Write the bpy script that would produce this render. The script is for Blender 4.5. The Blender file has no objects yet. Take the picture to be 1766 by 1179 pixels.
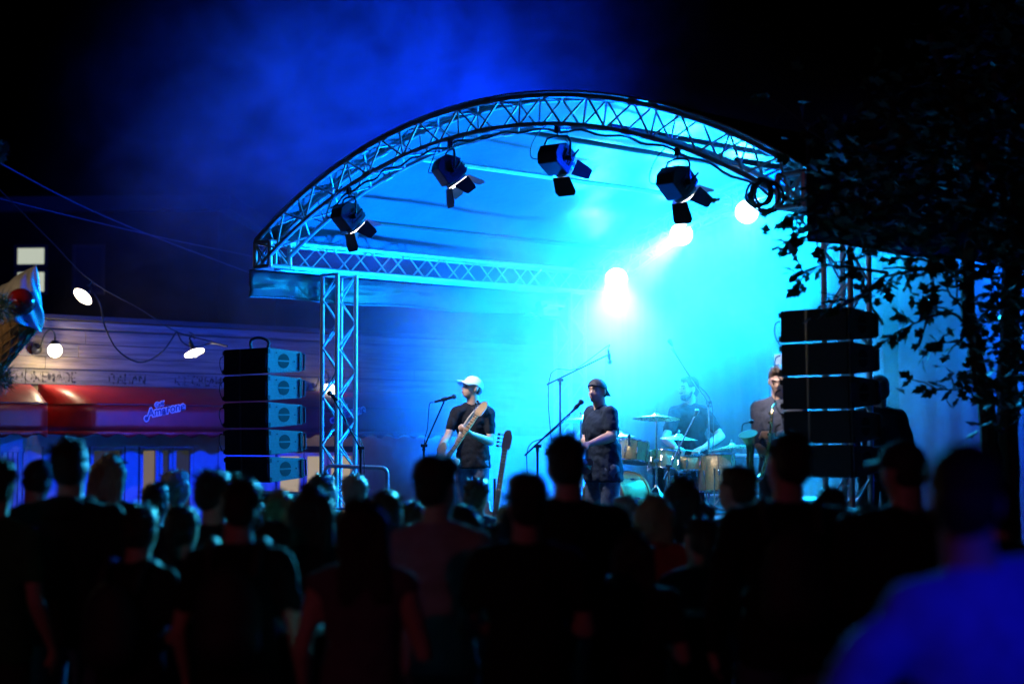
import bpy, bmesh, math, random
from mathutils import Vector, Matrix, noise as mnoise

R_ = math.radians
random.seed(7)
SC = bpy.context.scene
COL = SC.collection

# ------------------------------------------------------------------ camera
FPX, CX, CY, HZ = 3200.0, 883.0, 589.5, 765.0          # focal length in photo pixels, centre, horizon row
CAM_H = 1.85
PITCH = math.atan((HZ - CY) / FPX)
cam_d = bpy.data.cameras.new('camera')
cam_d.sensor_width = 36.0
cam_d.lens = FPX * 36.0 / 1766.0
cam_d.clip_start, cam_d.clip_end = 0.1, 400.0
cam_d.dof.use_dof = True
cam_d.dof.focus_distance = 18.6
cam_d.dof.aperture_fstop = 1.2
cam = bpy.data.objects.new('camera', cam_d)
cam.location = (0, 0, CAM_H)
cam.rotation_euler = (R_(90) + PITCH, 0, 0)
COL.objects.link(cam)
SC.camera = cam

# ------------------------------------------------------------------ night sky, exposure
W = bpy.data.worlds.new('World')
SC.world = W
W.use_nodes = True
wn = W.node_tree.nodes
sky = wn.new('ShaderNodeTexSky')
sky.sky_type = 'NISHITA'
sky.sun_disc = False
sky.sun_elevation = R_(-9.0)
sky.sun_rotation = R_(160)
W.node_tree.links.new(sky.outputs[0], wn['Background'].inputs[0])
wn['Background'].inputs[1].default_value = 0.05
SC.view_settings.view_transform = 'Standard'
SC.view_settings.look = 'None'
SC.view_settings.gamma = 1.0
SC.view_settings.use_curve_mapping = False
SC.view_settings.exposure = 0.0
SC.cycles.use_denoising = True
SC.cycles.max_bounces = 5
SC.cycles.diffuse_bounces = 2
SC.cycles.glossy_bounces = 2
SC.cycles.transmission_bounces = 3
SC.cycles.transparent_max_bounces = 6
SC.cycles.volume_bounces = 1
SC.cycles.volume_step_rate = 2.0
SC.cycles.volume_max_steps = 48
SC.cycles.sample_clamp_indirect = 4.0
SC.cycles.caustics_reflective = False
SC.cycles.caustics_refractive = False

# ------------------------------------------------------------------ frames of reference
def at(px, py, y):
    """world point on the photo pixel's ray at forward distance y"""
    a, b = (px - CX) / FPX, (CY - py) / FPX
    c, s = math.cos(PITCH), math.sin(PITCH)
    d = Vector((a, c - b * s, s + b * c))
    return Vector((0, 0, CAM_H)) + d * (y / d.y)

SL = Vector((-2.64, 19.0, 0))                 # front left foot of the stage roof
RZ = math.atan2(-5.0, 4.858)                  # local x runs along the stage front, local y into the stage
EU = Vector((math.cos(RZ), math.sin(RZ), 0))
ED = Vector((-math.sin(RZ), math.cos(RZ), 0))
SPAN = 6.97
DEPTH = 5.0
FLOOR = 0.72
def S(u, v, h=0.0):
    return SL + EU * u + ED * v + Vector((0, 0, h))

# ------------------------------------------------------------------ materials
MATS = {}
def mat(name, col, rough=0.6, metal=0.0, var=0.0, scale=8.0, bump=0.0, emis=None, estr=0.0, spec=0.5, trans=0.0, stretch=None, alpha=1.0):
    if name in MATS:
        return MATS[name]
    m = bpy.data.materials.new(name)
    m.use_nodes = True
    nt = m.node_tree
    n, L = nt.nodes, nt.links
    b = n['Principled BSDF']
    b.inputs['Base Color'].default_value = (*col, 1)
    b.inputs['Roughness'].default_value = rough
    b.inputs['Metallic'].default_value = metal
    b.inputs['Specular IOR Level'].default_value = spec
    if trans:
        b.inputs['Transmission Weight'].default_value = trans
    if alpha < 1:
        b.inputs['Alpha'].default_value = alpha
    if emis:
        b.inputs['Emission Color'].default_value = (*emis, 1)
        b.inputs['Emission Strength'].default_value = estr
    if var or bump:
        tc = n.new('ShaderNodeTexCoord')
        nz = n.new('ShaderNodeTexNoise')
        nz.inputs['Scale'].default_value = scale
        nz.inputs['Detail'].default_value = 6
        nz.inputs['Roughness'].default_value = 0.62
        src = tc.outputs['Object']
        if stretch:
            mp = n.new('ShaderNodeMapping')
            mp.inputs['Scale'].default_value = stretch
            L.new(src, mp.inputs[0]); src = mp.outputs[0]
        L.new(src, nz.inputs['Vector'])
        if var:
            mx = n.new('ShaderNodeMix'); mx.data_type = 'RGBA'
            lo = tuple(max(0.0, c * (1 - var)) for c in col); hi = tuple(min(1.0, c * (1 + var)) for c in col)
            mx.inputs[6].default_value = (*lo, 1); mx.inputs[7].default_value = (*hi, 1)
            mr = n.new('ShaderNodeMapRange')
            mr.inputs[1].default_value = 0.32; mr.inputs[2].default_value = 0.68
            L.new(nz.outputs[0], mr.inputs[0]); L.new(mr.outputs[0], mx.inputs[0])
            L.new(mx.outputs[2], b.inputs['Base Color'])
            r2 = n.new('ShaderNodeMapRange')
            r2.inputs[3].default_value = max(0.02, rough - 0.12); r2.inputs[4].default_value = min(1, rough + 0.12)
            L.new(nz.outputs[0], r2.inputs[0]); L.new(r2.outputs[0], b.inputs['Roughness'])
        if bump:
            bp = n.new('ShaderNodeBump')
            bp.inputs['Strength'].default_value = bump
            bp.inputs['Distance'].default_value = 0.02
            L.new(nz.outputs[0], bp.inputs['Height']); L.new(bp.outputs[0], b.inputs['Normal'])
    MATS[name] = m
    return m

def emit(name, col, strength):
    if name in MATS:
        return MATS[name]
    m = bpy.data.materials.new(name); m.use_nodes = True
    nt = m.node_tree; nt.nodes.clear()
    o = nt.nodes.new('ShaderNodeOutputMaterial'); e = nt.nodes.new('ShaderNodeEmission')
    e.inputs[0].default_value = (*col, 1); e.inputs[1].default_value = strength
    nt.links.new(e.outputs[0], o.inputs[0])
    MATS[name] = m
    return m

ALU = mat('truss_aluminium', (0.62, 0.63, 0.65), 0.42, 0.75, 0.12, 14, 0.1)
ALU_B = mat('brace_aluminium', (0.58, 0.59, 0.61), 0.45, 0.7, 0.1, 14)
BLACK = mat('black_paint', (0.018, 0.018, 0.02), 0.5, 0.0, 0.3, 20, 0.1)
BLACKM = mat('black_metal', (0.03, 0.03, 0.032), 0.4, 0.4, 0.3, 20)
CHROME = mat('chrome', (0.75, 0.75, 0.76), 0.18, 1.0, 0.06, 9)
RUBBER = mat('cable_rubber', (0.015, 0.015, 0.016), 0.55)
CLOTH_B = mat('black_drape', (0.03, 0.031, 0.034), 0.95, 0, 0.3, 6, 0.3)
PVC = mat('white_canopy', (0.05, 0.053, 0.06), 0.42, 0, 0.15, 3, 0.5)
PVCB = mat('canopy_unlit_side', (0.03, 0.032, 0.04), 0.5, 0, 0.2, 3, 0.3)  # canopy fabric again, darkened in colour for the unlit side of the right skirt
SKIN = mat('skin', (0.52, 0.33, 0.25), 0.5, 0, 0.08, 10)
SKIN_D = mat('skin_tan', (0.5, 0.32, 0.24), 0.5, 0, 0.08, 10)
HAIR_D = mat('dark_hair', (0.02, 0.014, 0.01), 0.55, 0, 0.4, 60, 0.8, stretch=(1, 1, 0.25))
HAIR_B = mat('brown_hair', (0.07, 0.042, 0.022), 0.55, 0, 0.4, 60, 0.8, stretch=(1, 1, 0.25))
HAIR_L = mat('blond_hair', (0.33, 0.22, 0.11), 0.5, 0, 0.35, 60, 0.8, stretch=(1, 1, 0.25))
HAIR_G = mat('grey_hair', (0.3, 0.29, 0.28), 0.55, 0, 0.3, 60, 0.8, stretch=(1, 1, 0.25))
DENIM = mat('denim', (0.06, 0.09, 0.16), 0.85, 0, 0.3, 40, 0.2)
TROUS = mat('dark_trousers', (0.02, 0.02, 0.025), 0.9, 0, 0.2, 30, 0.2)
SHOE = mat('shoe_leather', (0.03, 0.025, 0.02), 0.5)
def fabric(name, col):
    return mat(name, col, 0.9, 0, 0.15, 18, 0.35, spec=0.15)

# ------------------------------------------------------------------ mesh builder
def frame_of(dirv):
    z = Vector(dirv).normalized()
    x = Vector((0, 0, 1)).cross(z)
    if x.length < 1e-4:
        x = Vector((1, 0, 0))
    x.normalize()
    y = z.cross(x)
    return Matrix((x, y, z)).transposed()

class MB:
    def __init__(s):
        s.v, s.f = [], []
    def add(s, vs, fs, M=None):
        o = len(s.v)
        s.v += [tuple(M @ Vector(p)) if M else tuple(p) for p in vs]
        s.f += [tuple(i + o for i in f) for f in fs]
        return s
    def box(s, c, d, M=None):
        x, y, z = d[0] / 2, d[1] / 2, d[2] / 2
        vs = [(c[0] + i * x, c[1] + j * y, c[2] + k * z) for k in (-1, 1) for j in (-1, 1) for i in (-1, 1)]
        return s.add(vs, [(0, 2, 3, 1), (4, 5, 7, 6), (0, 1, 5, 4), (2, 6, 7, 3), (0, 4, 6, 2), (1, 3, 7, 5)], M)
    def tube(s, p0, p1, r0, r1=None, n=8, M=None):
        r1 = r0 if r1 is None else r1
        p0, p1 = Vector(p0), Vector(p1)
        B = frame_of(p1 - p0)
        vs = []
        for p, r in ((p0, r0), (p1, r1)):
            for k in range(n):
                a = 2 * math.pi * k / n
                vs.append(p + B @ Vector((r * math.cos(a), r * math.sin(a), 0)))
        fs = [(k, (k + 1) % n, n + (k + 1) % n, n + k) for k in range(n)]
        fs += [tuple(reversed(range(n))), tuple(range(n, 2 * n))]
        return s.add(vs, fs, M)
    def path(s, pts, r, n=6, M=None, closed=False):
        pts = [Vector(p) for p in pts]
        rs = r if isinstance(r, (list, tuple)) else [r] * len(pts)
        vs, fs = [], []
        N = len(pts)
        up = None
        for i, p in enumerate(pts):
            a = pts[(i - 1) % N] if closed else pts[max(0, i - 1)]
            b = pts[(i + 1) % N] if closed else pts[min(N - 1, i + 1)]
            t = (b - a).normalized()
            if up is None:
                x = frame_of(t).col[0]
            else:
                x = up - t * up.dot(t)
                if x.length < 1e-5:
                    x = frame_of(t).col[0]
                x.normalize()
            up = x.copy()
            y = t.cross(x)
            for k in range(n):
                an = 2 * math.pi * k / n
                vs.append(p + (x * math.cos(an) + y * math.sin(an)) * rs[i])
        for i in range(N if closed else N - 1):
            j = (i + 1) % N
            for k in range(n):
                fs.append((i * n + k, i * n + (k + 1) % n, j * n + (k + 1) % n, j * n + k))
        if not closed:
            fs += [tuple(reversed(range(n))), tuple(range((N - 1) * n, N * n))]
        return s.add(vs, fs, M)
    def lathe(s, prof, n=20, M=None):
        vs, fs = [], []
        for r, z in prof:
            for k in range(n):
                a = 2 * math.pi * k / n
                vs.append((r * math.cos(a), r * math.sin(a), z))
        m = len(prof)
        for i in range(m - 1):
            for k in range(n):
                fs.append((i * n + k, i * n + (k + 1) % n, (i + 1) * n + (k + 1) % n, (i + 1) * n + k))
        if prof[0][0] > 1e-5: fs.append(tuple(reversed(range(n))))
        if prof[-1][0] > 1e-5: fs.append(tuple(range((m - 1) * n, m * n)))
        return s.add(vs, fs, M)
    def ell(s, c, r, M=None, n=16, m=10):
        if not isinstance(r, (tuple, list)): r = (r, r, r)
        prof = [(math.sin(math.pi * i / m), -math.cos(math.pi * i / m)) for i in range(m + 1)]
        prof[0] = (1e-4, -1); prof[-1] = (1e-4, 1)
        T = Matrix.Translation(Vector(c)) @ Matrix.Diagonal((r[0], r[1], r[2], 1))
        return s.lathe(prof, n, (M @ T) if M else T)
    def caps(s, p0, r0, p1, r1, n=14, M=None):
        p0, p1 = Vector(p0), Vector(p1)
        d = p1 - p0
        L = max(d.length, 1e-4)
        B = frame_of(d).to_4x4(); B.translation = p0
        prof = [(1e-4, -r0)] + [(r0 * math.cos(a), r0 * math.sin(a)) for a in (-1.2, -0.8, -0.4, 0)]
        prof += [(r1 * math.cos(a), L + r1 * math.sin(a)) for a in (0, 0.4, 0.8, 1.2)] + [(1e-4, L + r1)]
        return s.lathe(prof, n, (M @ B) if M else B)
    def prism(s, poly, y0, y1, M=None):
        """polygon in local (x, z), extruded along y"""
        n = len(poly)
        vs = [(p[0], y0, p[1]) for p in poly] + [(p[0], y1, p[1]) for p in poly]
        fs = [tuple(range(n)), tuple(reversed(range(n, 2 * n)))]
        fs += [(k, n + k, n + (k + 1) % n, (k + 1) % n) for k in range(n)]
        return s.add(vs, fs, M)
    def grid(s, fn, nu, nv, M=None):
        vs = [fn(i / nu, j / nv) for j in range(nv + 1) for i in range(nu + 1)]
        fs = [(j * (nu + 1) + i, j * (nu + 1) + i + 1, (j + 1) * (nu + 1) + i + 1, (j + 1) * (nu + 1) + i) for j in range(nv) for i in range(nu)]
        return s.add(vs, fs, M)
    def mesh(s, name, m, smooth=True, sharp=38):
        me = bpy.data.meshes.new(name)
        me.from_pydata(s.v, [], s.f)
        bm = bmesh.new(); bm.from_mesh(me)
        bmesh.ops.recalc_face_normals(bm, faces=bm.faces)
        bm.to_mesh(me); bm.free()
        if smooth:
            me.polygons.foreach_set('use_smooth', [True] * len(me.polygons))
            me.set_sharp_from_angle(angle=R_(sharp))
        if m: me.materials.append(m)
        return me
    def build(s, name, m, parent=None, smooth=True, bev=0.0, thick=0.0, sharp=38):
        o = bpy.data.objects.new(name, s.mesh(name, m, smooth, sharp))
        COL.objects.link(o)
        o.parent = parent
        if thick:
            md = o.modifiers.new('solid', 'SOLIDIFY'); md.thickness = thick; md.offset = 0
        if bev:
            md = o.modifiers.new('bevel', 'BEVEL'); md.width = bev; md.segments = 2; md.limit_method = 'ANGLE'
        return o
    def blob(s, name, m, parent=None, vox=0.02, it=4, disp=None):
        """the pieces fused into one continuous surface"""
        o = s.build(name, m, parent, smooth=True, sharp=180)
        md = o.modifiers.new('fuse', 'REMESH'); md.mode = 'VOXEL'; md.voxel_size = vox; md.use_smooth_shade = True
        if it:
            md = o.modifiers.new('smooth', 'SMOOTH'); md.factor = 0.5; md.iterations = it
        if disp:
            tx = bpy.data.textures.new(name + '_relief', 'CLOUDS'); tx.noise_scale = disp[1]; tx.noise_depth = 2
            md = o.modifiers.new('relief', 'DISPLACE'); md.texture = tx; md.strength = disp[0]; md.mid_level = 0.5
            md.texture_coords = 'LOCAL'
        return o

def tag(o, label=None, cat=None, group=None, kind=None):
    if label: o['label'] = label
    if cat: o['category'] = cat
    if group: o['group'] = group
    if kind: o['kind'] = kind
    return o

def thing(name, label, cat, loc=(0, 0, 0), rz=0.0, group=None):
    o = bpy.data.objects.new(name, None)
    o.empty_display_size = 0.1
    o.location = loc
    o.rotation_euler = (0, 0, rz)
    COL.objects.link(o)
    return tag(o, label, cat, group)

def dup(root, loc, rz, label, group=None):
    def cp(o, par):
        c = o.copy(); COL.objects.link(c); c.parent = par
        for ch in o.children:
            cp(ch, c)
        return c
    r = cp(root, None)
    r.location = loc; r.rotation_euler = (0, 0, rz)
    r['label'] = label
    if group: r['group'] = group
    return r

def spot(name, parent, loc, aim, col, power, angle, blend=0.5, radius=0.05):
    """a spot lamp at parent-local loc, aiming along parent-local direction"""
    l = bpy.data.lights.new(name, 'SPOT')
    l.color = col; l.energy = power; l.spot_size = R_(angle); l.spot_blend = blend; l.shadow_soft_size = radius
    o = bpy.data.objects.new(name, l)
    COL.objects.link(o)
    o.parent = parent
    o.location = loc
    o.rotation_euler = (Vector(aim)).to_track_quat('-Z', 'Y').to_euler()
    return o

def point(name, parent, loc, col, power, radius):
    l = bpy.data.lights.new(name, 'POINT')
    l.color = col; l.energy = power; l.shadow_soft_size = radius
    o = bpy.data.objects.new(name, l)
    COL.objects.link(o); o.parent = parent; o.location = loc
    return o

# unit tube shared by every truss brace
_u = MB(); _u.tube((0, 0, 0), (0, 0, 1), 1, 1, 8)
BRACE = _u.mesh('brace', ALU_B)
def brace(parent, p0, p1, r=0.008, name='brace'):
    p0, p1 = Vector(p0), Vector(p1)
    o = bpy.data.objects.new(name, BRACE)
    COL.objects.link(o); o.parent = parent
    d = p1 - p0
    M = frame_of(d).to_4x4() @ Matrix.Diagonal((r, r, d.length, 1)); M.translation = p0
    o.matrix_local = M
    return o

# ================================================================== setting
g = MB()
g.grid(lambda a, b: (-60 + 120 * a, -12 + 150 * b, 0), 24, 30)
def ground_material():
    m = mat('paving_ground', (0.03, 0.03, 0.03), 0.7, 0, 0.25, 3, 0.3)
    return m
tag(g.build('ground', ground_material(), None), 'dark paved square under the crowd', None, None, 'structure')

BEAM_B, BEAM_T, TW = 3.66, 3.91, 0.25
RISE = 1.0
ARC_R = ((SPAN / 2) ** 2 + RISE ** 2) / (2 * RISE)
ARC_C = BEAM_T + RISE - ARC_R
ARC_A = math.asin(SPAN / 2 / ARC_R)
def arc(t, dr=0.0, v=0.0):
    """stage-local point of the roof arch, t from 0 (left) to 1 (right), dr below or above the top chord"""
    a = -ARC_A + 2 * ARC_A * t
    r = ARC_R + dr
    return Vector((SPAN / 2 + r * math.sin(a), v, ARC_C + r * math.cos(a)))

# ------------------------------------------------------------------ roof trusses
def arch_truss(name, label, v, nb=27):
    root = thing(name, label, 'truss', S(0, v), RZ, 'arched roof trusses')
    for dr in (0, -TW):
        for dv in (0, TW):
            m = MB(); m.path([arc(i / 48, dr, dv) for i in range(49)], 0.024, 8)
            m.build('chord', ALU, root)
    for dv in (0, TW):
        for k in range(nb):
            t0, t1 = k / nb, (k + 1) / nb
            lo, hi = (-TW, 0) if k % 2 else (0, -TW)
            brace(root, arc(t0, lo, dv), arc(t1, hi, dv), 0.0105)
    for dr in (0, -TW):
        for k in range(nb):
            t0, t1 = k / nb, (k + 1) / nb
            a, b = (0, TW) if k % 2 else (TW, 0)
            brace(root, arc(t0, dr, a), arc(t1, dr, b), 0.009)
    for k in range(0, nb + 1, 3):
        for dv in (0, TW):
            brace(root, arc(k / nb, -TW, dv), arc(k / nb, 0, dv), 0.009)
    for t in (0.26, 0.5, 0.74):                      # segment joints
        for dr in (0, -TW):
            for dv in (0, TW):
                d = (arc(t + .01, dr, dv) - arc(t - .01, dr, dv)).normalized()
                m = MB(); m.tube(arc(t, dr, dv) - d * .05, arc(t, dr, dv) + d * .05, 0.032, n=10); m.build('coupler', ALU, root)
    return root

def straight_truss(root, p0, p1, side, up, nb, size=TW, r=0.024):
    p0, p1, side, up = Vector(p0), Vector(p1), Vector(side) * size, Vector(up) * size
    d = p1 - p0
    for a in (0, 1):
        for b in (0, 1):
            o = side * a + up * b
            m = MB(); m.tube(p0 + o, p1 + o, r, n=10); m.build('chord', ALU, root)
    for (o, w) in ((Vector(), side), (up, side), (Vector(), up), (side, up)):
        for k in range(nb):
            a, b = (0, 1) if k % 2 else (1, 0)
            brace(root, p0 + d * (k / nb) + o + w * a, p0 + d * ((k + 1) / nb) + o + w * b, 0.0095)
    for e in (p0, p1):
        for (a, b) in ((Vector(), side), (Vector(), up), (side, side + up), (up, side + up)):
            brace(root, e + a, e + b, 0.014, 'end_bar')

arch_truss('roof_arch', 'curved aluminium truss spanning the front of the stage with four hanging lamps', 0.0)
arch_truss('roof_arch', 'curved aluminium truss at the hazy back of the stage', DEPTH)
for u0, lb, gl in ((0.0, 'straight aluminium side truss running back from the tower beside the cabinets lit blue', 'l'),
                   (SPAN - TW, 'straight aluminium side truss behind the dark skirt and the leaves', 'r')):
    root = thing('side_truss', lb, 'truss', S(u0, 0.26), RZ, 'side roof trusses')
    straight_truss(root, (0, 0, BEAM_B), (0, DEPTH - 0.27, BEAM_B), (1, 0, 0), (0, 0, 1), 18)
for u0, v0, lb in ((0.0, 0.88, 'lattice aluminium tower lit bright blue beside the stacked speaker cabinets'),
                   (SPAN - TW, 0.58, 'lattice aluminium tower rising behind the black cabinets and leafy twigs'),
                   (0.0, DEPTH - 0.6, 'lattice aluminium tower at the back in the brightest fog'),
                   (SPAN - TW, DEPTH - 0.6, 'lattice aluminium tower at the back behind the dark tree')):
    root = thing('roof_tower', lb, 'tower', S(u0, v0), RZ, 'roof towers')
    straight_truss(root, (0, 0, 0.05), (0, 0, BEAM_B - 0.03), (1, 0, 0), (0, 1, 0), 14)
    b = MB(); b.box((TW / 2, TW / 2, 0.02), (0.5, 0.5, 0.04)); b.build('base_plate', ALU, root)
# corner blocks where the arch, the side beam and the overhang meet
for u0, v0, lb in ((0, 0, 'welded corner block where the front arch meets the left side truss'),
                   (SPAN - TW, 0, 'welded corner block with coiled cables at the right end of the front arch')):
    root = thing('corner_block', lb, 'truss corner', S(u0, v0, BEAM_B), RZ, 'truss corner blocks')
    for a in (0, 1):
        for b in (0, 1):
            brace(root, (a * TW, b * TW, 0), (a * TW, b * TW, TW), 0.024, 'post')
    for z in (0, TW):
        for p, q in (((0, 0), (1, 0)), ((0, 1), (1, 1)), ((0, 0), (0, 1)), ((1, 0), (1, 1))):
            brace(root, (p[0] * TW, p[1] * TW, z), (q[0] * TW, q[1] * TW, z), 0.022, 'rail')
    for p, q in (((0, 0, 0), (1, 0, 1)), ((1, 0, 0), (0, 0, 1)), ((0, 0, 0), (0, 1, 1)), ((1, 1, 0), (1, 0, 1))):
        brace(root, Vector(p) * TW, Vector(q) * TW, 0.01)
    m = MB(); m.box((0.19 if u0 == 0 else .06, 0.05, 0.125), (0.035, 0.008, 0.2)); m.build('gusset_plate', ALU, root)

for k, u in enumerate((0.75, 2.19, 3.485, 4.78, 6.2)):
    t = (math.asin((u - SPAN / 2) / ARC_R) + ARC_A) / (2 * ARC_A)
    p = arc(t, -TW + 0.03)
    lb = ['purlin tube low on the left slope of the roof', 'bright purlin tube crossing behind the second lamp', 'purlin tube under the ridge of the canopy',
          'purlin tube behind the fourth hanging lamp', 'purlin tube low on the right slope of the roof'][k]
    m = MB(); m.tube((0, 0, 0), (0, DEPTH - TW, 0), 0.026, n=10)
    o = m.build('purlin', ALU if k == 1 else mat('haze_dimmed_purlin', (0.07, 0.07, 0.075), 0.6, 0.3, 0.2, 10), None); o.location = S(p.x, TW, p.z); o.rotation_euler = (0, 0, RZ)  # all purlins but one coloured dark, standing in for the haze over them
    tag(o, lb, 'tube', 'roof purlins')

# canopy skin stretched over the arches
def canopy_pt(a, b):
    v = 0.0 + (DEPTH + 0.4) * b
    sag = -0.035 * math.sin(math.pi * min(1, max(0, b))) ** 2
    w = 0.012 * mnoise.noise(Vector((a * 9, b * 7, 0.3))) + 0.02 * mnoise.noise(Vector((a * 3, b * 14, 4)))
    wedge = 1.0 - min(1.0, 12 * min(b, 1 - b))
    return arc(0.001 + 0.998 * a, 0.034 + (sag + w) * (1 - wedge), v)
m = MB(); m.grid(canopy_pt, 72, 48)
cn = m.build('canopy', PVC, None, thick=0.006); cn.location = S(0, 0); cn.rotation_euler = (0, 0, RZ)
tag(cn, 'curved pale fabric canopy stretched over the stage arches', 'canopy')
m = MB(); m.path([arc(0.001 + 0.998 * i / 48, 0.04, 0.0) for i in range(49)], 0.009, 6)
e = m.build('keder_edge', ALU, cn); e['label'] = 'rolled front edge of the canopy'
# side skirts hanging from the roof edge
def skirt(name, label, u, v0, v1, h0, h1, material, seed):
    def f(a, b):
        v = v0 + (v1 - v0) * a
        w = 0.018 * mnoise.noise(Vector((a * 22 + seed, b * 5, seed))) + 0.035 * mnoise.noise(Vector((a * 6, b * 1.3, seed + 3))) * (1 - b)
        return (u + w, v, h0 + (h1 - h0) * b + 0.012 * math.sin(a * 19) * (1 - b))
    m = MB(); m.grid(f, 90, 10)
    o = m.build(name, material, None, thick=0.004); o.location = S(0, 0); o.rotation_euler = (0, 0, RZ)
    hem = MB(); hem.path([Vector(f(i / 60, 0.0)) for i in range(61)], 0.01, 6); hem.build('hem', material, o)
    return tag(o, label, 'fabric skirt')
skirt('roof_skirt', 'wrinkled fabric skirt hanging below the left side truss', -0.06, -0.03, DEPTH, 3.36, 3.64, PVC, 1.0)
skirt('roof_skirt', 'fabric skirt along the right roof edge, coloured dark for its unlit side', SPAN + 0.1, -0.1, DEPTH, 3.37, 4.2, PVCB, 5.0)
# drapes
def drape(name, label, p, q, h0, h1, folds, seed, material=CLOTH_B):
    p, q = Vector((*p, 0)), Vector((*q, 0))
    d = (q - p); nrm = Vector((-d.y, d.x, 0)).normalized()
    def f(a, b):
        w = 0.022 * math.sin(a * folds * 6.28 + 1.3 * math.sin(a * 9 + seed)) + 0.03 * mnoise.noise(Vector((a * 10, b * 2, seed)))
        return p + d * a + nrm * w + Vector((0, 0, h0 + (h1 - h0) * b))
    m = MB(); m.grid(f, int(folds * 10), 12)
    o = m.build(name, material, None, thick=0.006); o.location = S(0, 0); o.rotation_euler = (0, 0, RZ)
    return tag(o, label, 'curtain', 'stage drapes')
drape('stage_drape', 'tall dark drape closing the back of the stage behind the drummer', (-0.1, DEPTH + 0.35), (4.0, DEPTH + 0.35), FLOOR, 4.6, 15, 0.5)

drape('stage_drape', 'navy blue drape beyond the speaker stack behind the tree', (4.1, DEPTH + 0.5), (8.6, DEPTH + 0.5), 0.3, 4.4, 14, 4.5, mat('navy_drape', (0.012, 0.022, 0.085), 0.95, 0, 0.25, 5, 0.3))

# ------------------------------------------------------------------ deck, riser, rails
deck = thing('stage_deck', 'raised black stage deck under the arched roof', 'stage', S(0, 0.35), RZ)
m = MB(); m.box((SPAN / 2, DEPTH / 2, FLOOR - 0.04), (SPAN, DEPTH, 0.08)); m.build('platform', mat('deck_ply', (0.05, 0.045, 0.04), 0.45, 0, 0.3, 5, 0.2), deck, bev=0.01)
m = MB(); m.grid(lambda a, b: (SPAN * a, 0.03 * math.sin(a * 150) + 0.03, 0.02 + (FLOOR - 0.12) * b), 200, 2); m.build('front_skirt', CLOTH_B, deck, thick=0.004)
m = MB(); m.grid(lambda a, b: (0.03 * math.sin(a * 110) + 0.03, DEPTH * a, 0.02 + (FLOOR - 0.12) * b), 150, 2); m.build('side_skirt', CLOTH_B, deck, thick=0.004)
rp = S(1.55, 2.75, FLOOR)
riser = thing('drum_riser', 'low drum riser with white front under the drum kit', 'riser', rp, RZ)
m = MB(); m.box((1.3, 1.0, 0.36), (2.6, 2.0, 0.06)); m.build('platform', mat('riser_carpet', (0.06, 0.06, 0.07), 0.95, 0, 0.3, 50, 0.4), riser, bev=0.006)
m = MB(); m.box((1.3, 0.0, 0.165), (2.6, 0.02, 0.32)); m.build('front_panel', mat('riser_white', (0.6, 0.58, 0.55), 0.6, 0, 0.1, 6), riser)
m = MB(); m.box((0.01, 1.0, 0.165), (0.02, 1.96, 0.32)); m.build('side_panel', MATS['riser_white'], riser)
m = MB(); m.box((1.3, -0.012, 0.36), (2.6, 0.018, 0.05)); m.build('edge_trim', ALU, riser)

def rail(label, pts_px, z):
    pts = [at(x, y, z_) for (x, y), z_ in zip(pts_px, z)]
    base = Vector((pts[0].x, pts[0].y, 0))
    root = thing('guard_rail', label, 'railing', base, 0, 'stage guard rails')
    return root, [p - base for p in pts]
# stair rail beside the left tower
root, P = rail('bright tubular stair rail bent round at the end beside the tower', [(561, 830), (561, 803), (668, 806), (670, 840)], (18.4, 18.4, 18.4, 18.4))
c = 0.06
pts = [Vector((P[0].x, P[0].y, 0.0)), P[1] - Vector((0, 0, c))]
for k in range(5):
    a = math.pi / 2 * k / 4
    pts.append(P[1] + Vector((c - c * math.cos(a), 0, -c + c * math.sin(a))))
for k in range(5):
    a = math.pi / 2 * k / 4
    pts.append(P[2] + Vector((-c + c * math.sin(a), 0, -c + c * math.cos(a))))
pts.append(Vector((P[3].x, P[3].y, 0)))
m = MB(); m.path(pts, 0.021, 10); m.build('handrail', ALU, root)
zz = P[1].z - 0.42
m = MB(); m.tube((P[1].x, P[1].y, zz), (P[2].x, P[2].y, zz), 0.014, n=8); m.build('knee_rail', ALU, root)
for (u0, v0, u1, v1, lb) in ((0.25, DEPTH - 0.15, 4.2, DEPTH - 0.15, 'long guard rail across the back of the stage'),):
    root = thing('guard_rail', lb, 'railing', S(u0, v0, FLOOR), RZ, 'stage guard rails')
    L_ = u1 - u0
    for z in (0.55, 1.0):
        m = MB(); m.tube((0, 0, z), (L_, 0, z), 0.02, n=8); m.build('bar', ALU, root)
    for k in range(5):
        m = MB(); m.tube((L_ * k / 4, 0, 0), (L_ * k / 4, 0, 1.0), 0.02, n=8); m.build('post', ALU, root)

# ------------------------------------------------------------------ lamps on the roof
CYAN = (0.0012, 0.36, 1.0)
AZURE = (0.0, 0.13, 1.0)
BLUE = (0.0, 0.03, 1.0)
HOT = (0.055, 0.7, 1.0)
WARM = (1.0, 0.92, 0.94)

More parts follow.
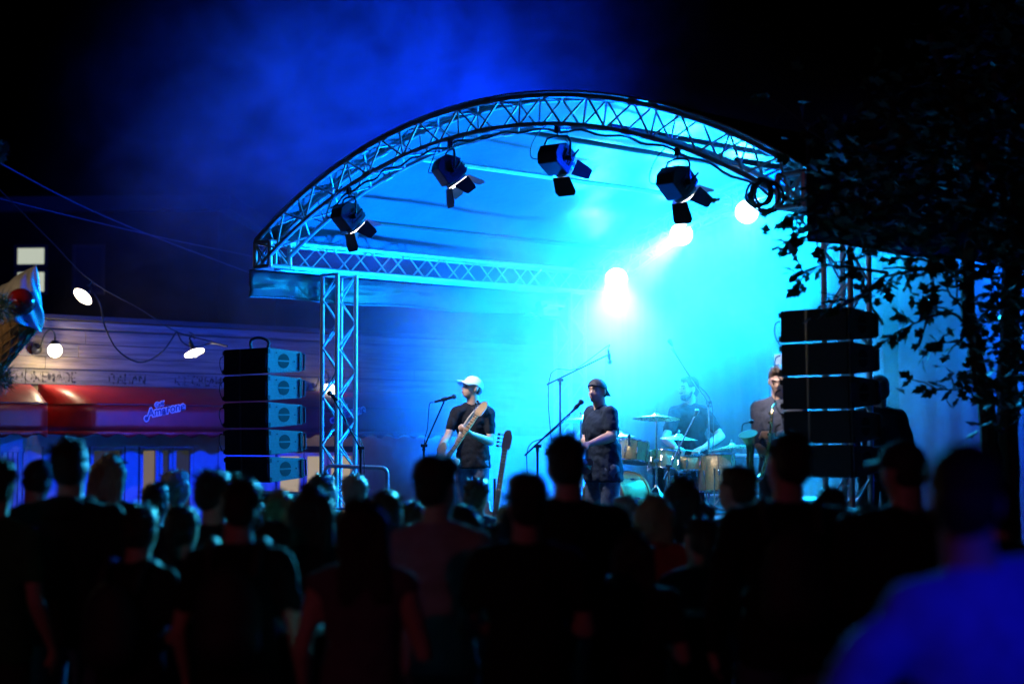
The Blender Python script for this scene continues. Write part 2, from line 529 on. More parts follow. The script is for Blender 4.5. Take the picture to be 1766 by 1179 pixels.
def stage_lamp(label, u, v, h, aim_world, col, power, angle, lens_col, lens_str, blend=0.35, size=0.1, group='lamps on the back arch', spill=0, spill_col=None):
    """round LED wash light on a yoke; its lens looks at aim_world"""
    p = S(u, v, h)
    root = thing('wash_light', label, 'stage light', p, 0, group)
    d = (Vector(aim_world) - p).normalized()
    M = frame_of(d).to_4x4()
    s = size / 0.1
    m = MB(); m.lathe([(0.05 * s, -0.16 * s), (0.085 * s, -0.13 * s), (0.095 * s, -0.02 * s), (0.108 * s, 0.02 * s), (0.108 * s, 0.045 * s), (0.1 * s, 0.045 * s), (0.098 * s, 0.012 * s)], 24, M)
    body = m.build('housing', BLACKM, root)
    m = MB(); m.lathe([(0.099 * s, 0.014 * s), (0.07 * s, 0.022 * s), (0.0001, 0.026 * s)], 24, M); m.build('lens', emit('lens_%s_%g' % (label[:6], lens_str), lens_col, lens_str), root)
    m = MB()
    sx = M.to_3x3() @ Vector((1, 0, 0))
    pts = [sx * 0.12 * s + Vector((0, 0, 0)), sx * 0.12 * s + Vector((0, 0, 0.12 * s)), Vector((0, 0, 0.17 * s)), -sx * 0.12 * s + Vector((0, 0, 0.12 * s)), -sx * 0.12 * s]
    m.path(pts, 0.012, 6); m.build('yoke', BLACKM, root)
    m = MB(); m.box((0, 0, 0.2 * s), (0.05, 0.04, 0.09)); m.build('clamp', BLACKM, root)
    spot('beam', root, d * 0.05 * s, d, col, power, angle, blend, 0.07 * s)
    if spill: spot('spill', root, d * 0.06 * s, d, spill_col or col, spill, 150, 1.0, 0.08 * s)
    return root

CW = (0.55, 0.95, 1.0)
def back(u, dr=-0.48):
    t = (math.asin((u - SPAN / 2) / ARC_R) + ARC_A) / (2 * ARC_A)
    return arc(t, dr)
b1, b2, b3 = at(1063, 478, 22.1), at(1176, 403, 21.44), at(1288, 365, 20.77)
def uv(p):
    q = p - SL
    return q.dot(EU), q.dot(ED), p.z
stage_lamp('lowest of the blazing lamps, throwing a white pool of fog straight down', *uv(b1), at(1050, 1250, 13.0), HOT, 15000, 38, CW, 60, 1.0, 0.13, spill=1000, spill_col=CYAN)
stage_lamp('blazing lamp whose white beam slants down to the left', *uv(b2), at(820, 700, 13.0), HOT, 40000, 13, CW, 60, 1.0, 0.13, spill=1700, spill_col=CYAN)
stage_lamp('highest blazing lamp, an oval disc below the right arch', *uv(b3), at(1330, 560, 12.0), HOT, 1500, 30, CW, 40, 0.5, 0.13, spill=2600, spill_col=CYAN)
for k, (u, pw) in enumerate(((3.6, 5500), (4.7, 2000), (5.8, 150))):  # assumed lamps out of view, put in for cyan fill on the stage
    q = back(u)
    lb = ['wash light on the back arch behind the right tower', 'wash light on the back arch behind the leafy twigs', 'wash light at the right end of the back arch'][k]
    stage_lamp(lb, u, DEPTH - 0.05, q.z, S(u - 1.5, 0.5, FLOOR), CYAN, pw, 100, CW, 10, 0.8)

W0_DOOR = Vector((-6.2, 24.6, 0.9)) + ED * 2.1
def flood(label, u, v, h, aim, power, angle, blend=0.9, col=BLUE):  # added fixtures, none of them seen, put in to light fog, drapes and doors
    p = S(u, v, h)
    root = thing('added_flood', label, 'flood light', p, 0, 'added blue flood lights')
    d = Vector(aim).normalized()
    M = frame_of(d).to_4x4()
    m = MB(); m.box((0, 0, -0.05), (0.3, 0.2, 0.09), M); m.build('housing', BLACKM, root, bev=0.01)
    m = MB(); m.box((0, 0, 0.001), (0.27, 0.17, 0.006), M); m.build('lens', emit('added_flood_lens', (0.0, 0.12, 1.0), 8.0), root)
    m = MB(); m.box((0.16, 0, -0.1), (0.012, 0.03, 0.16), M); m.box((-0.16, 0, -0.1), (0.012, 0.03, 0.16), M); m.box((0, 0, -0.18), (0.33, 0.03, 0.012), M); m.build('bracket', BLACKM, root)
    spot('beam', root, d * 0.02, d, col, power, angle, blend, 0.1)
    return root
flood('added blue flood light on the back left side truss, lighting the fog', 0.12, DEPTH - 0.3, 4.1, -EU * 0.9 - ED * 0.1 + Vector((0, 0, 1.0)), 20000, 124)
flood('added blue flood light below the side truss turned to the restaurant front', 0.12, DEPTH - 0.9, 3.4, W0_DOOR - S(0.12, DEPTH - 0.9, 3.4), 6500, 62)
flood('added blue flood light over the stage aimed out at the audience', SPAN - 1.2, 1.2, 4.1, -EU * 0.5 - ED * 1.0 + Vector((0, 0, -0.4)), 1500, 130)
flood('added blue flood light under the right side truss behind the leaves', SPAN - 0.4, 2.6, 3.5, EU * 0.5 + ED * 1.0 + Vector((0, 0, -0.3)), 4500, 130, 0.9, (0.0, 0.07, 1.0))
flood('added blue uplight on the riser edge behind the drummer', 3.4, DEPTH - 0.25, FLOOR + 0.3, EU * 0.1 - ED * 0.15 + Vector((0, 0, 1.0)), 2500, 150, 0.9, CYAN)
flood('added blue uplight on the stage floor behind the singer', 0.9, DEPTH - 0.75, FLOOR + 0.25, -EU * 0.25 - ED * 0.5 + Vector((0, 0, 1.0)), 5000, 140, 0.9, AZURE)
flood('added blue uplight on the stage floor behind the bass player', 0.55, 2.6, FLOOR + 0.25, EU * 0.1 - ED * 0.1 + Vector((0, 0, 1.0)), 6500, 140, 0.9, AZURE)

def fresnel(label, u, aim_u, aim_v, power=360):
    t = (math.asin((u - SPAN / 2) / ARC_R) + ARC_A) / (2 * ARC_A)
    q = arc(t, -TW - 0.03, 0.0)
    p = S(q.x, 0.0, q.z)
    tgt = S(aim_u, aim_v, FLOOR + 1.3)
    drop = 0.36
    K = 0.76
    hd = tgt - (p - Vector((0, 0, drop * K)))
    yaw = math.atan2(-hd.x, hd.y)
    pit = math.atan2(-hd.z, math.hypot(hd.x, hd.y))
    root = thing('fresnel_lamp', label, 'stage light', p, yaw, 'lamps with barn doors on the front arch')
    root.scale = (K, K, K)
    C = Vector((0, 0, -drop))
    M = Matrix.Translation(C) @ Matrix.Rotation(-pit, 4, 'X')
    # housing: faceted box body with a vented dome on top, local y is the lens axis
    prof = [(-0.20, -0.06), (-0.13, -0.15), (0.10, -0.15), (0.12, -0.13), (0.12, 0.13), (0.10, 0.15), (-0.09, 0.15), (-0.20, 0.05)]
    m = MB()
    n = len(prof)
    vs = [(x, y, z) for x in (-0.14, 0.14) for (y, z) in prof]
    m.add(vs, [tuple(range(n)), tuple(reversed(range(n, 2 * n)))] + [(k, n + k, n + (k + 1) % n, (k + 1) % n) for k in range(n)], M)
    m.build('housing', BLACK, root, bev=0.012)
    m = MB()
    for k in range(4):
        m.box((0, -0.06 + 0.045 * k, 0.16), (0.2, 0.018, 0.03), M)
        m.box((0.146, -0.05 + 0.04 * k, 0.02), (0.014, 0.014, 0.16), M)
        m.box((-0.146, -0.05 + 0.04 * k, 0.02), (0.014, 0.014, 0.16), M)
    m.build('cooling_fins', BLACKM, root)
    MR = M @ Matrix.Rotation(R_(-90), 4, 'X')
    m = MB(); m.lathe([(0.125, 0.12), (0.14, 0.122), (0.14, 0.155), (0.128, 0.155), (0.125, 0.12)], 28, MR); m.build('front_ring', mat('ring_metal', (0.45, 0.44, 0.42), 0.35, 0.8), root)
    m = MB(); m.lathe([(0.126, 0.150), (0.122, 0.166), (0.085, 0.185), (0.0001, 0.195)], 28, MR); m.build('lens', emit('fresnel_lens', (1.0, 0.9, 0.82), 14.0), root)
    for k, (w0, w1, L_, op) in enumerate(((0.24, 0.30, 0.23, 32), (0.24, 0.30, 0.23, 30), (0.22, 0.16, 0.21, 38), (0.22, 0.16, 0.21, 34))):
        ang = (0, 180, 90, 270)[k]
        F = M @ Matrix.Translation((0, 0.158, 0)) @ Matrix.Rotation(R_(ang), 4, 'Y') @ Matrix.Translation((0, 0, 0.135)) @ Matrix.Rotation(R_(op), 4, 'X')
        m = MB(); pl = [(-w0 / 2, 0), (w0 / 2, 0), (w1 / 2, L_ * 0.8), (w1 / 2 * 0.75, L_), (-w1 / 2 * 0.75, L_), (-w1 / 2, L_ * 0.8)]
        vs = [(x, y, -0.0015) for x, y in pl] + [(x, y, 0.0015) for x, y in pl]
        nn = len(pl)
        m.add(vs, [tuple(range(nn)), tuple(reversed(range(nn, 2 * nn)))] + [(i, nn + i, nn + (i + 1) % nn, (i + 1) % nn) for i in range(nn)], F)
        m.build('barn_door', BLACK, root)
    m = MB()
    yk = [Vector((0.185, 0, -drop)), Vector((0.185, 0, -0.17)), Vector((0.15, 0, -0.115)), Vector((0.06, 0, -0.1)), Vector((-0.06, 0, -0.1)), Vector((-0.15, 0, -0.115)), Vector((-0.185, 0, -0.17)), Vector((-0.185, 0, -drop))]
    m.path(yk, 0.014, 8); m.build('yoke', BLACKM, root)
    m = MB(); m.tube((-0.14, 0, -drop), (-0.22, 0, -drop), 0.03, n=12); m.build('tilt_knob', BLACKM, root)
    m = MB(); m.tube((0.14, 0, -drop), (0.22, 0, -drop), 0.03, n=12); m.tube((0.21, 0, -drop), (0.27, 0.05, -drop + 0.09), 0.012, n=8); m.build('tilt_knob', BLACKM, root)
    m = MB(); m.box((0, 0, -0.02), (0.06, 0.05, 0.09)); m.tube((0, 0, -0.1), (0, 0, -0.05), 0.012); m.tube((0.03, 0, -0.06), (0.07, 0.0, -0.075), 0.008); m.build('clamp', BLACKM, root, bev=0.006)
    m = MB(); m.path([Vector((0.1, 0.02, 0.0)) + Vector((0.03 * math.sin(k), 0, -0.04 * k)) for k in range(4)] + [Vector((0.12, 0, -0.16)), Vector((0.16, 0, -0.2))], 0.004, 5); m.build('safety_wire', BLACKM, root)
    cb = [Vector((-0.1, -0.05, 0.05)), Vector((-0.2, -0.1, -0.05)), Vector((-0.27, -0.14, -0.2)), Vector((-0.22, -0.2, -0.34)), Vector((-0.08, -0.2, -0.38))]
    m = MB(); m.path(smooth_path(cb, 6), 0.007, 6); m.build('power_cable', RUBBER, root)
    ax = (M.to_3x3() @ Vector((0, 1, 0)))
    spot('beam', root, C + ax * 0.21, ax, WARM, power, 42, 0.8, 0.09)
    return root

def smooth_path(pts, k=6):
    """Catmull-Rom through the points"""
    pts = [Vector(p) for p in pts]
    P = [pts[0] * 2 - pts[1]] + pts + [pts[-1] * 2 - pts[-2]]
    out = []
    for i in range(1, len(P) - 2):
        for j in range(k):
            t = j / k
            a, b, c, d = P[i - 1], P[i], P[i + 1], P[i + 2]
            out.append(0.5 * ((2 * b) + (c - a) * t + (2 * a - 5 * b + 4 * c - d) * t * t + (3 * b - a - 3 * c + d) * t ** 3))
    out.append(pts[-1])
    return out

fresnel('leftmost black lamp with barn doors on the front arch', 1.43, 1.9, 1.9, 380)
fresnel('second black lamp from the left on the front arch', 2.95, 3.7, 1.6, 560)
fresnel('black lamp with barn doors hanging below the arch crown', 4.39, 4.0, 3.6, 420)
fresnel('rightmost black lamp with barn doors under the front arch', 5.81, 5.95, 2.0)
# cables run along the bottom chord and coil at the right corner
for k, (t0, t1, dr, lb) in enumerate(((0.16, 0.5, -0.285, 'black cable lashed along the left half of the front arch'), (0.48, 0.97, -0.285, 'black cable lashed along the right half of the front arch'))):
    pts = [arc(t0 + (t1 - t0) * i / 40, dr - 0.015 * (1 + math.sin(i * 1.1 + k)) , 0.03 + 0.02 * math.sin(i * 0.7)) for i in range(41)]
    m = MB(); m.path(pts, 0.012, 6); o = m.build('lamp_cable', RUBBER, None); o.location = S(0, 0); o.rotation_euler = (0, 0, RZ)
    tag(o, lb, 'cable', 'cables on the front arch')
pts = []
for i in range(90):
    a = i * 0.42
    r = 0.13 + 0.025 * math.sin(i * 0.13) + 0.04 * (i > 66)
    pts.append(Vector((SPAN - 0.42 + r * math.cos(a) * 0.9 + 0.0012 * i, -0.03 + 0.03 * math.sin(i * 0.37), 3.80 + r * math.sin(a) * 0.75 - (0.0006 * i))))
m = MB(); m.path(pts, 0.011, 6); o = m.build('cable_coil', RUBBER, None); o.location = S(0, 0); o.rotation_euler = (0, 0, RZ)
tag(o, 'coiled black cable hanging at the right end of the arch', 'cable')

# ------------------------------------------------------------------ stage fog
BX0, BX1, BY0, BY1, BZ0, BZ1 = -10.0, 10.5, -0.9, 8.5, 0.5, 9.5
m = MB(); m.box(((BX0 + BX1) / 2, (BY0 + BY1) / 2, (BZ0 + BZ1) / 2), (BX1 - BX0, BY1 - BY0, BZ1 - BZ0))
fm = bpy.data.materials.new('stage_fog'); fm.use_nodes = True
nt = fm.node_tree; nt.nodes.clear()
N, Lk = nt.nodes, nt.links
out = N.new('ShaderNodeOutputMaterial'); pv = N.new('ShaderNodeVolumePrincipled')
pv.inputs['Color'].default_value = (0.95, 0.97, 1.0, 1)
pv.inputs['Anisotropy'].default_value = 0.25
Lk.new(pv.outputs[0], out.inputs['Volume'])
tc = N.new('ShaderNodeTexCoord')
def math_node(op, a, b=None, clamp=False):
    n = N.new('ShaderNodeMath'); n.operation = op; n.use_clamp = clamp
    for i, x in enumerate((a, b)):
        if x is None: continue
        if isinstance(x, (int, float)): n.inputs[i].default_value = x
        else: Lk.new(x, n.inputs[i])
    return n.outputs[0]
def puff(c, r, dens, inner=0.25):
    mp = N.new('ShaderNodeMapping')
    mp.vector_type = 'POINT'
    mp.inputs['Scale'].default_value = tuple(1.0 / x for x in r)
    mp.inputs['Location'].default_value = tuple(-a / b for a, b in zip(c, r))
    Lk.new(tc.outputs['Object'], mp.inputs[0])
    ln = N.new('ShaderNodeVectorMath'); ln.operation = 'LENGTH'; Lk.new(mp.outputs[0], ln.inputs[0])
    mr = N.new('ShaderNodeMapRange'); mr.interpolation_type = 'SMOOTHERSTEP'
    mr.inputs[1].default_value = inner; mr.inputs[2].default_value = 1.0; mr.inputs[3].default_value = dens; mr.inputs[4].default_value = 0.0
    Lk.new(ln.outputs['Value'], mr.inputs[0])
    return mr.outputs[0]
def cloud_noise(scale, lo, hi, off=0.0, dist=0.6):
    nz = N.new('ShaderNodeTexNoise'); nz.inputs['Scale'].default_value = scale; nz.inputs['Detail'].default_value = 3.0; nz.inputs['Roughness'].default_value = 0.55
    nz.inputs['Distortion'].default_value = dist
    mp = N.new('ShaderNodeMapping'); mp.inputs['Location'].default_value = (off, off * 0.7, -off); mp.inputs['Scale'].default_value = (1, 1, 1.2)
    Lk.new(tc.outputs['Object'], mp.inputs[0]); Lk.new(mp.outputs[0], nz.inputs['Vector'])
    mr = N.new('ShaderNodeMapRange'); mr.inputs[1].default_value = lo; mr.inputs[2].default_value = hi; mr.inputs[3].default_value = 0.12; mr.inputs[4].default_value = 1.0
    Lk.new(nz.outputs[0], mr.inputs[0])
    return mr.outputs[0]
nA = math_node('MULTIPLY', cloud_noise(0.42, 0.33, 0.66), math_node('ADD', cloud_noise(1.3, 0.3, 0.7, 3.7, 1.2), 0.35))
d1 = puff((3.4, 3.5, 3.7), (5.4, 3.4, 2.5), 0.21, 0.1)
d2 = puff((-2.6, 3.8, 5.2), (7.2, 4.0, 4.6), 0.14, 0.0)
d2 = math_node('MULTIPLY', d2, math_node('MULTIPLY', cloud_noise(0.7, 0.36, 0.62, 9.3, 1.6), 1.35))
d3 = puff((1.6, 4.3, 3.6), (2.2, 1.6, 1.2), 0.55, 0.0)
d4 = puff((0.4, 3.7, 2.6), (2.7, 3.0, 2.5), 0.32, 0.0)
d5 = puff((7.6, 4.4, 2.4), (2.8, 2.8, 2.4), 0.22, 0.0)
d6 = puff((3.0, 4.75, 2.6), (3.4, 0.85, 2.8), 0.45, 0.1)
tot = math_node('ADD', math_node('ADD', math_node('ADD', d1, d2), math_node('ADD', d3, d4)), math_node('ADD', d5, d6))
Lk.new(math_node('MULTIPLY', tot, nA), pv.inputs['Density'])
o = m.build('smoke', fm, None, smooth=False); o.location = S(0, 0); o.rotation_euler = (0, 0, RZ)
tag(o, 'blue lit stage fog drifting up and left from the stage', 'fog', None, 'stuff')

# ================================================================== speaker stacks
BOXP = mat('cabinet_paint', (0.10, 0.10, 0.105), 0.5, 0, 0.2, 40, 0.15)
GRILLE = mat('speaker_grille', (0.016, 0.017, 0.02), 0.55, 0.2, 0.3, 120, 0.3)
RECESS_SHADE = mat('recess_shade', (0.006, 0.006, 0.007), 0.8)  # near-black colour standing in for the shade inside the handle hollows
def make_cabinet(w=0.72, d=0.42, hf=0.262, hr=0.20):
    root = thing('speaker_cabinet', 'x', 'loudspeaker', (0, 0, 0), 0)
    a = (hf - hr) / 2
    side = [(0, 0), (d, a), (d, hf - a), (0, hf)]
    def shell(x0, x1, dy=0.0):
        m = MB()
        vs = [(x, y + (dy if i in (0, 3) else 0), z) for x in (x0, x1) for i, (y, z) in enumerate(side)]
        m.add(vs, [(0, 1, 2, 3), (7, 6, 5, 4)] + [(k, 4 + k, 4 + (k + 1) % 4, (k + 1) % 4) for k in range(4)])
        return m
    shell(0.012, w - 0.012).build('housing', BLACK, root, bev=0.006)
    for x0, x1, sx in ((0.0, 0.011, -1), (w - 0.011, w, 1)):
        pl = shell(x0, x1, 0.01).build('side_plate', BOXP, root, bev=0.002)
        xo = x1 + 0.002 if sx > 0 else x0 - 0.002
        for top in (0, 1):
            m = MB(); n = 14; r = 0.066
            pts = []
            for k in range(n + 1):
                t = math.pi * k / n
                pts.append((0.2 + r * math.cos(t), hf / 2 + (0.008 + r * math.sin(t)) * (1 if top else -1)))
            vs = [(xo - 0.002, y, z) for y, z in pts] + [(xo + 0.001, y, z) for y, z in pts]
            q = n + 1
            m.add(vs, [tuple(range(q)), tuple(reversed(range(q, 2 * q)))] + [(i, q + i, q + (i + 1) % q, (i + 1) % q) for i in range(q)])
            m.build('recess_shade', RECESS_SHADE, pl, smooth=False)  # flat dark half disc on the plate in place of a shaded cutout
        for (y, z) in ((0.03, 0.05), (0.03, hf - 0.05), (d - 0.05, a + 0.03), (d - 0.05, hf - a - 0.03), (0.11, hf - 0.05), (0.33, hf / 2)):
            m = MB(); m.tube((xo - 0.004 * sx, y, z), (xo + 0.005 * sx, y, z), 0.007, n=8); m.build('bolt', BLACKM, pl)
    m = MB(); m.box((w * 0.2, -0.004, hf / 2), (w * 0.36, 0.012, hf - 0.012)); m.build('grille', GRILLE, root, bev=0.004)
    m = MB(); m.box((w * 0.70, -0.004, hf / 2), (w * 0.56, 0.012, hf - 0.012)); m.build('grille', GRILLE, root, bev=0.004)
    m = MB(); m.box((w * 0.4, -0.008, hf / 2), (0.022, 0.012, hf - 0.01)); m.build('centre_strip', mat('strip_metal', (0.2, 0.2, 0.2), 0.35, 0.6), root)
    for x in (-0.006, w + 0.006):
        for z in (0.02, hf - 0.05):
            m = MB(); m.box((x, 0.012, z + 0.012), (0.02, 0.035, 0.045)); m.build('rigging_lug', BLACKM, root, bev=0.003)
        m = MB(); m.box((x, d - 0.02, hf / 2), (0.016, 0.03, hr - 0.02)); m.build('rigging_bar', BLACKM, root)
    m = MB(); hy = d + 0.055
    m.path([(w - 0.03, d, a + 0.02), (w - 0.03, hy, a + 0.02), (w - 0.03, hy, hf - a - 0.02), (w - 0.03, d, hf - a - 0.02)], 0.011, 6); m.build('rear_handle', BLACKM, root)
    return root
ORD = ['topmost', 'second', 'third', 'fourth', 'fifth']
proto = make_cabinet()
first = True
for (u0, v0, top, side, tilt) in ((0.18, -0.51, 2.80, 'left', 0), (6.985, -0.33, 2.845, 'right', 1)):
    h = top
    vv = v0
    for k in range(5):
        h -= 0.265 if side == 'left' else 0.248
        lb = '%s speaker cabinet from the top of the %s' % (ORD[k], 'blue lit stack beside the left tower' if side == 'left' else 'black silhouetted stack under the tree')
        if k == 0: lb = 'topmost speaker cabinet of the %s' % ('blue lit stack beside the left tower' if side == 'left' else 'black silhouetted stack under the tree')
        loc = S(u0 + 0.006 * k * (1 if side == 'left' else 1), vv, h)
        if first:
            o = proto; first = False
            o.location = loc; o.rotation_euler = (0, 0, RZ); o['label'] = lb; o['group'] = 'speaker cabinets in two stacks'
        else:
            o = dup(proto, loc, RZ, lb, 'speaker cabinets in two stacks')
        o.rotation_euler = (R_(0.6 * k - 0.4), 0, RZ)
        o.scale = (1, 1, 0.955) if side == 'left' else (0.85, 0.85, 0.91)
        vv += 0.003 * k
    # subwoofers below
    for k in range(2):
        hh = 0.66
        root = thing('subwoofer', '%s subwoofer under the %s speaker stack' % (['lower', 'upper'][k], side), 'loudspeaker', S(u0 - 0.12, v0 - 0.05, k * 0.69 + 0.02), RZ, 'subwoofers')
        m = MB(); m.box((0.5, 0.35, hh / 2), (1.0, 0.7, hh)); m.build('housing', BLACK, root, bev=0.012)
        m = MB(); m.box((0.5, -0.006, hh / 2), (0.94, 0.014, hh - 0.06)); m.build('grille', GRILLE, root, bev=0.004)
        for x in (-0.004, 1.004):
            m = MB(); m.box((x, 0.35, hh * 0.6), (0.012, 0.2, 0.1)); m.build('recess_shade', RECESS_SHADE, root)
# loose link cables on the left edge of the stacks
for (u0, v0, top, side) in ((0.14, -0.5, 2.74, 'left'), (6.96, -0.32, 2.78, 'right')):
    root = thing('link_cable', 'looped thin link cables on the edge of the %s speaker stack' % side, 'cable', S(u0, v0, top), RZ, 'speaker link cables')
    for k in range(4):
        pts = [(0.02, 0, -0.255 * k - 0.02), (-0.015, -0.01, -0.255 * k - 0.04), (-0.025, -0.01, -0.255 * k - 0.10), (-0.012, 0, -0.255 * k - 0.16), (0.02, 0, -0.255 * k - 0.2)]
        m = MB(); m.path(smooth_path(pts, 5), 0.005, 5); m.build('loop', RUBBER, root)
m = MB(); m.path(smooth_path([S(0.35, -0.3, 2.8), S(0.35, -0.3, 2.88), S(0.42, -0.25, 2.91), S(0.5, -0.2, 2.87), S(0.5, -0.2, 2.8)], 6), 0.014, 8)
tag(m.build('carry_loop', RUBBER, None), 'short black cable loop on top of the left speaker stack', 'cable')

# ================================================================== restaurant pavilion
W0 = Vector((-6.2, 24.6, 0))
RB = math.atan2(ED.y, ED.x)
WOOD = mat('weathered_plank', (0.26, 0.20, 0.135), 0.75, 0, 0.45, 3.2, 0.5, stretch=(0.35, 2, 6))
WOOD2 = mat('weathered_plank_grey', (0.21, 0.18, 0.14), 0.75, 0, 0.45, 4.0, 0.5, stretch=(0.35, 2, 6))
DARKLINE = mat('dark_batten', (0.03, 0.025, 0.02), 0.7, 0, 0.3, 12)
PAINT = mat('pale_joinery', (0.62, 0.62, 0.63), 0.45, 0, 0.08, 8, 0.05)
RED = mat('red_awning', (0.34, 0.014, 0.014), 0.42, 0, 0.18, 6, 0.25)
INTER = mat('dim_interior', (0.3, 0.25, 0.17), 0.8, 0, 0.2, 2, emis=(1.0, 0.72, 0.38), estr=0.10)
GLASS = mat('window_glass', (0.03, 0.035, 0.04), 0.06, 0, 0, spec=0.9)
rest = thing('pavilion', 'low plank clad pavilion with red awnings and a lettered board', 'building', W0, RB)
X0, X1 = -5.0, 12.0
m = MB(); m.box(((X0 + X1) / 2, 2.0, 1.74), (X1 - X0, 3.9, 3.48)); wall = m.build('wall', mat('pavilion_core', (0.1, 0.09, 0.08), 0.8, 0, 0.2, 4), rest)
m = MB(); m.box(((X0 + X1) / 2, 1.95, 3.53), (X1 - X0 + 0.2, 4.3, 0.07)); roof = m.build('roof', DARKLINE, rest, bev=0.01)
m = MB(); m.box(((X0 + X1) / 2, -0.06, 3.44), (X1 - X0, 0.05, 0.1)); m.build('fascia', WOOD2, roof, bev=0.008)
rr = random.Random(3)
rows = [1.95, 2.12, 2.29, 2.46, 2.635, 2.845, 3.01, 3.19, 3.375]
for i in range(len(rows) - 1):
    x = X0 - rr.random()
    while x < X1:
        L_ = rr.uniform(2.2, 3.6)
        a, b = max(x, X0), min(x + L_, X1)
        if b - a > 0.1:
            m = MB(); m.box(((a + b) / 2, 0.035 - rr.uniform(0, 0.006), (rows[i] + rows[i + 1]) / 2), (b - a - 0.006, 0.022, rows[i + 1] - rows[i] - rr.uniform(0.008, 0.014)))
            m.build('plank', WOOD if rr.random() < .6 else WOOD2, wall, bev=0.003)
        x += L_
for z in (2.63, 2.845):
    m = MB(); m.box((2.5, 0.018, z), (10.0, 0.02, 0.016)); m.build('batten', DARKLINE, wall)

def text_mesh(body, size, extrude, offset=0.0, shear=0.0, spacing=1.0):
    cu = bpy.data.curves.new('lettering', 'FONT'); cu.body = body; cu.size = size; cu.extrude = extrude; cu.offset = offset; cu.shear = shear
    cu.space_character = spacing; cu.resolution_u = 6
    ob = bpy.data.objects.new('lettering', cu); COL.objects.link(ob)
    me = bpy.data.meshes.new_from_object(ob.evaluated_get(bpy.context.evaluated_depsgraph_get()))
    bpy.data.objects.remove(ob)
    return me
def place_text(me, material, parent, M, name='lettering'):
    me.materials.clear(); me.materials.append(material)
    o = bpy.data.objects.new(name, me); COL.objects.link(o); o.parent = parent
    o.matrix_local = M
    return o
UPR = Matrix.Rotation(R_(90), 4, 'X')
LETTER = mat('faded_dark_lettering', (0.035, 0.032, 0.03), 0.8, 0, 0.6, 16)
nt_ = LETTER.node_tree
nz_ = nt_.nodes.new('ShaderNodeTexNoise'); nz_.inputs['Scale'].default_value = 17; nz_.inputs['Detail'].default_value = 5
tc_ = nt_.nodes.new('ShaderNodeTexCoord'); nt_.links.new(tc_.outputs['Object'], nz_.inputs['Vector'])
mr_ = nt_.nodes.new('ShaderNodeMapRange'); mr_.inputs[1].default_value = 0.44; mr_.inputs[2].default_value = 0.6; mr_.inputs[3].default_value = 0.0; mr_.inputs[4].default_value = 0.85
nt_.links.new(nz_.outputs[0], mr_.inputs[0]); nt_.links.new(mr_.outputs[0], nt_.nodes['Principled BSDF'].inputs['Alpha'])
for body, xpos in (('HOMEMADE', -0.42), ('ITALIAN', 0.98), ('ICE CREAM', 2.05)):
    me = text_mesh(body, 0.205, 0.004, 0.003, 0, 1.0)
    o = place_text(me, LETTER, wall, Matrix.Translation((xpos, 0.018, 2.668)) @ UPR @ Matrix.Diagonal((0.80, 1.0, 1, 1)))
    o['label'] = 'faded dark painted lettering on the plank board'

# joinery under the awning
def opening(x0, x1, z0, z1, lit, kind='window', mull=False):
    wroot = MB()
    fw = 0.055
    for (a, b, c, d) in ((x0, x0 + fw, z0, z1), (x1 - fw, x1, z0, z1), (x0 + fw, x1 - fw, z1 - fw, z1), (x0 + fw, x1 - fw, z0, z0 + fw)):
        wroot.box(((a + b) / 2, -0.0, (c + d) / 2), (b - a, 0.07, d - c))
    if mull:
        wroot.box(((x0 + x1) / 2, -0.005, (z0 + z1) / 2), (0.04, 0.05, z1 - z0 - 2 * fw - 0.002))
    w = wroot.build(kind, PAINT, rest, bev=0.004)
    m = MB(); m.box(((x0 + x1) / 2, 0.012, (z0 + z1) / 2), (x1 - x0 - 2 * fw, 0.006, z1 - z0 - 2 * fw)); m.build('pane', GLASS if not lit else lit, w)
    return w
for a, b in ((-5.0, -0.02), (-0.02, 0.68), (1.24, 1.46), (2.36, 2.78), (2.78, 3.8), (5.3, 12.0)):
    m = MB(); m.box(((a + b) / 2, 0.0, 0.99), (b - a - 0.012, 0.04, 1.94)); m.build('panel', PAINT, rest, bev=0.006)
m = MB(); m.box((3.0, 0.001, 1.895), (16, 0.05, 0.16)); m.build('transom', PAINT, rest, bev=0.004)
def pane_mat(name, e, s, base=(0.03, 0.032, 0.035)):
    return mat(name, base, 0.1, 0, 0.0, spec=0.8, emis=e, estr=s)
PW = pane_mat('pane_warm', (1.0, 0.74, 0.36), 0.16)
PG = pane_mat('pane_dim', (0.6, 0.66, 0.55), 0.035)
PB = pane_mat('pane_beige', (1.0, 0.8, 0.55), 0.38)
opening(0.69, 1.22, 0.35, 1.81, PG, 'door')
opening(1.47, 1.78, 0.35, 1.81, PW)
opening(1.79, 2.0, 0.35, 1.81, PG)
opening(2.01, 2.35, 0.35, 1.81, PG, mull=False)
opening(3.82, 4.3, 0.5, 1.72, PB)
opening(4.32, 4.75, 0.5, 1.72, PB)
opening(4.77, 5.28, 0.5, 1.72, PB)
opening(-0.95, -0.25, 0.35, 1.8, PG, mull=True)
for k in range(9):
    m = MB(); m.box((-0.89 + 0.073 * k, -0.03, 1.07), (0.022, 0.012, 1.34)); m.build('slat', PAINT, rest)

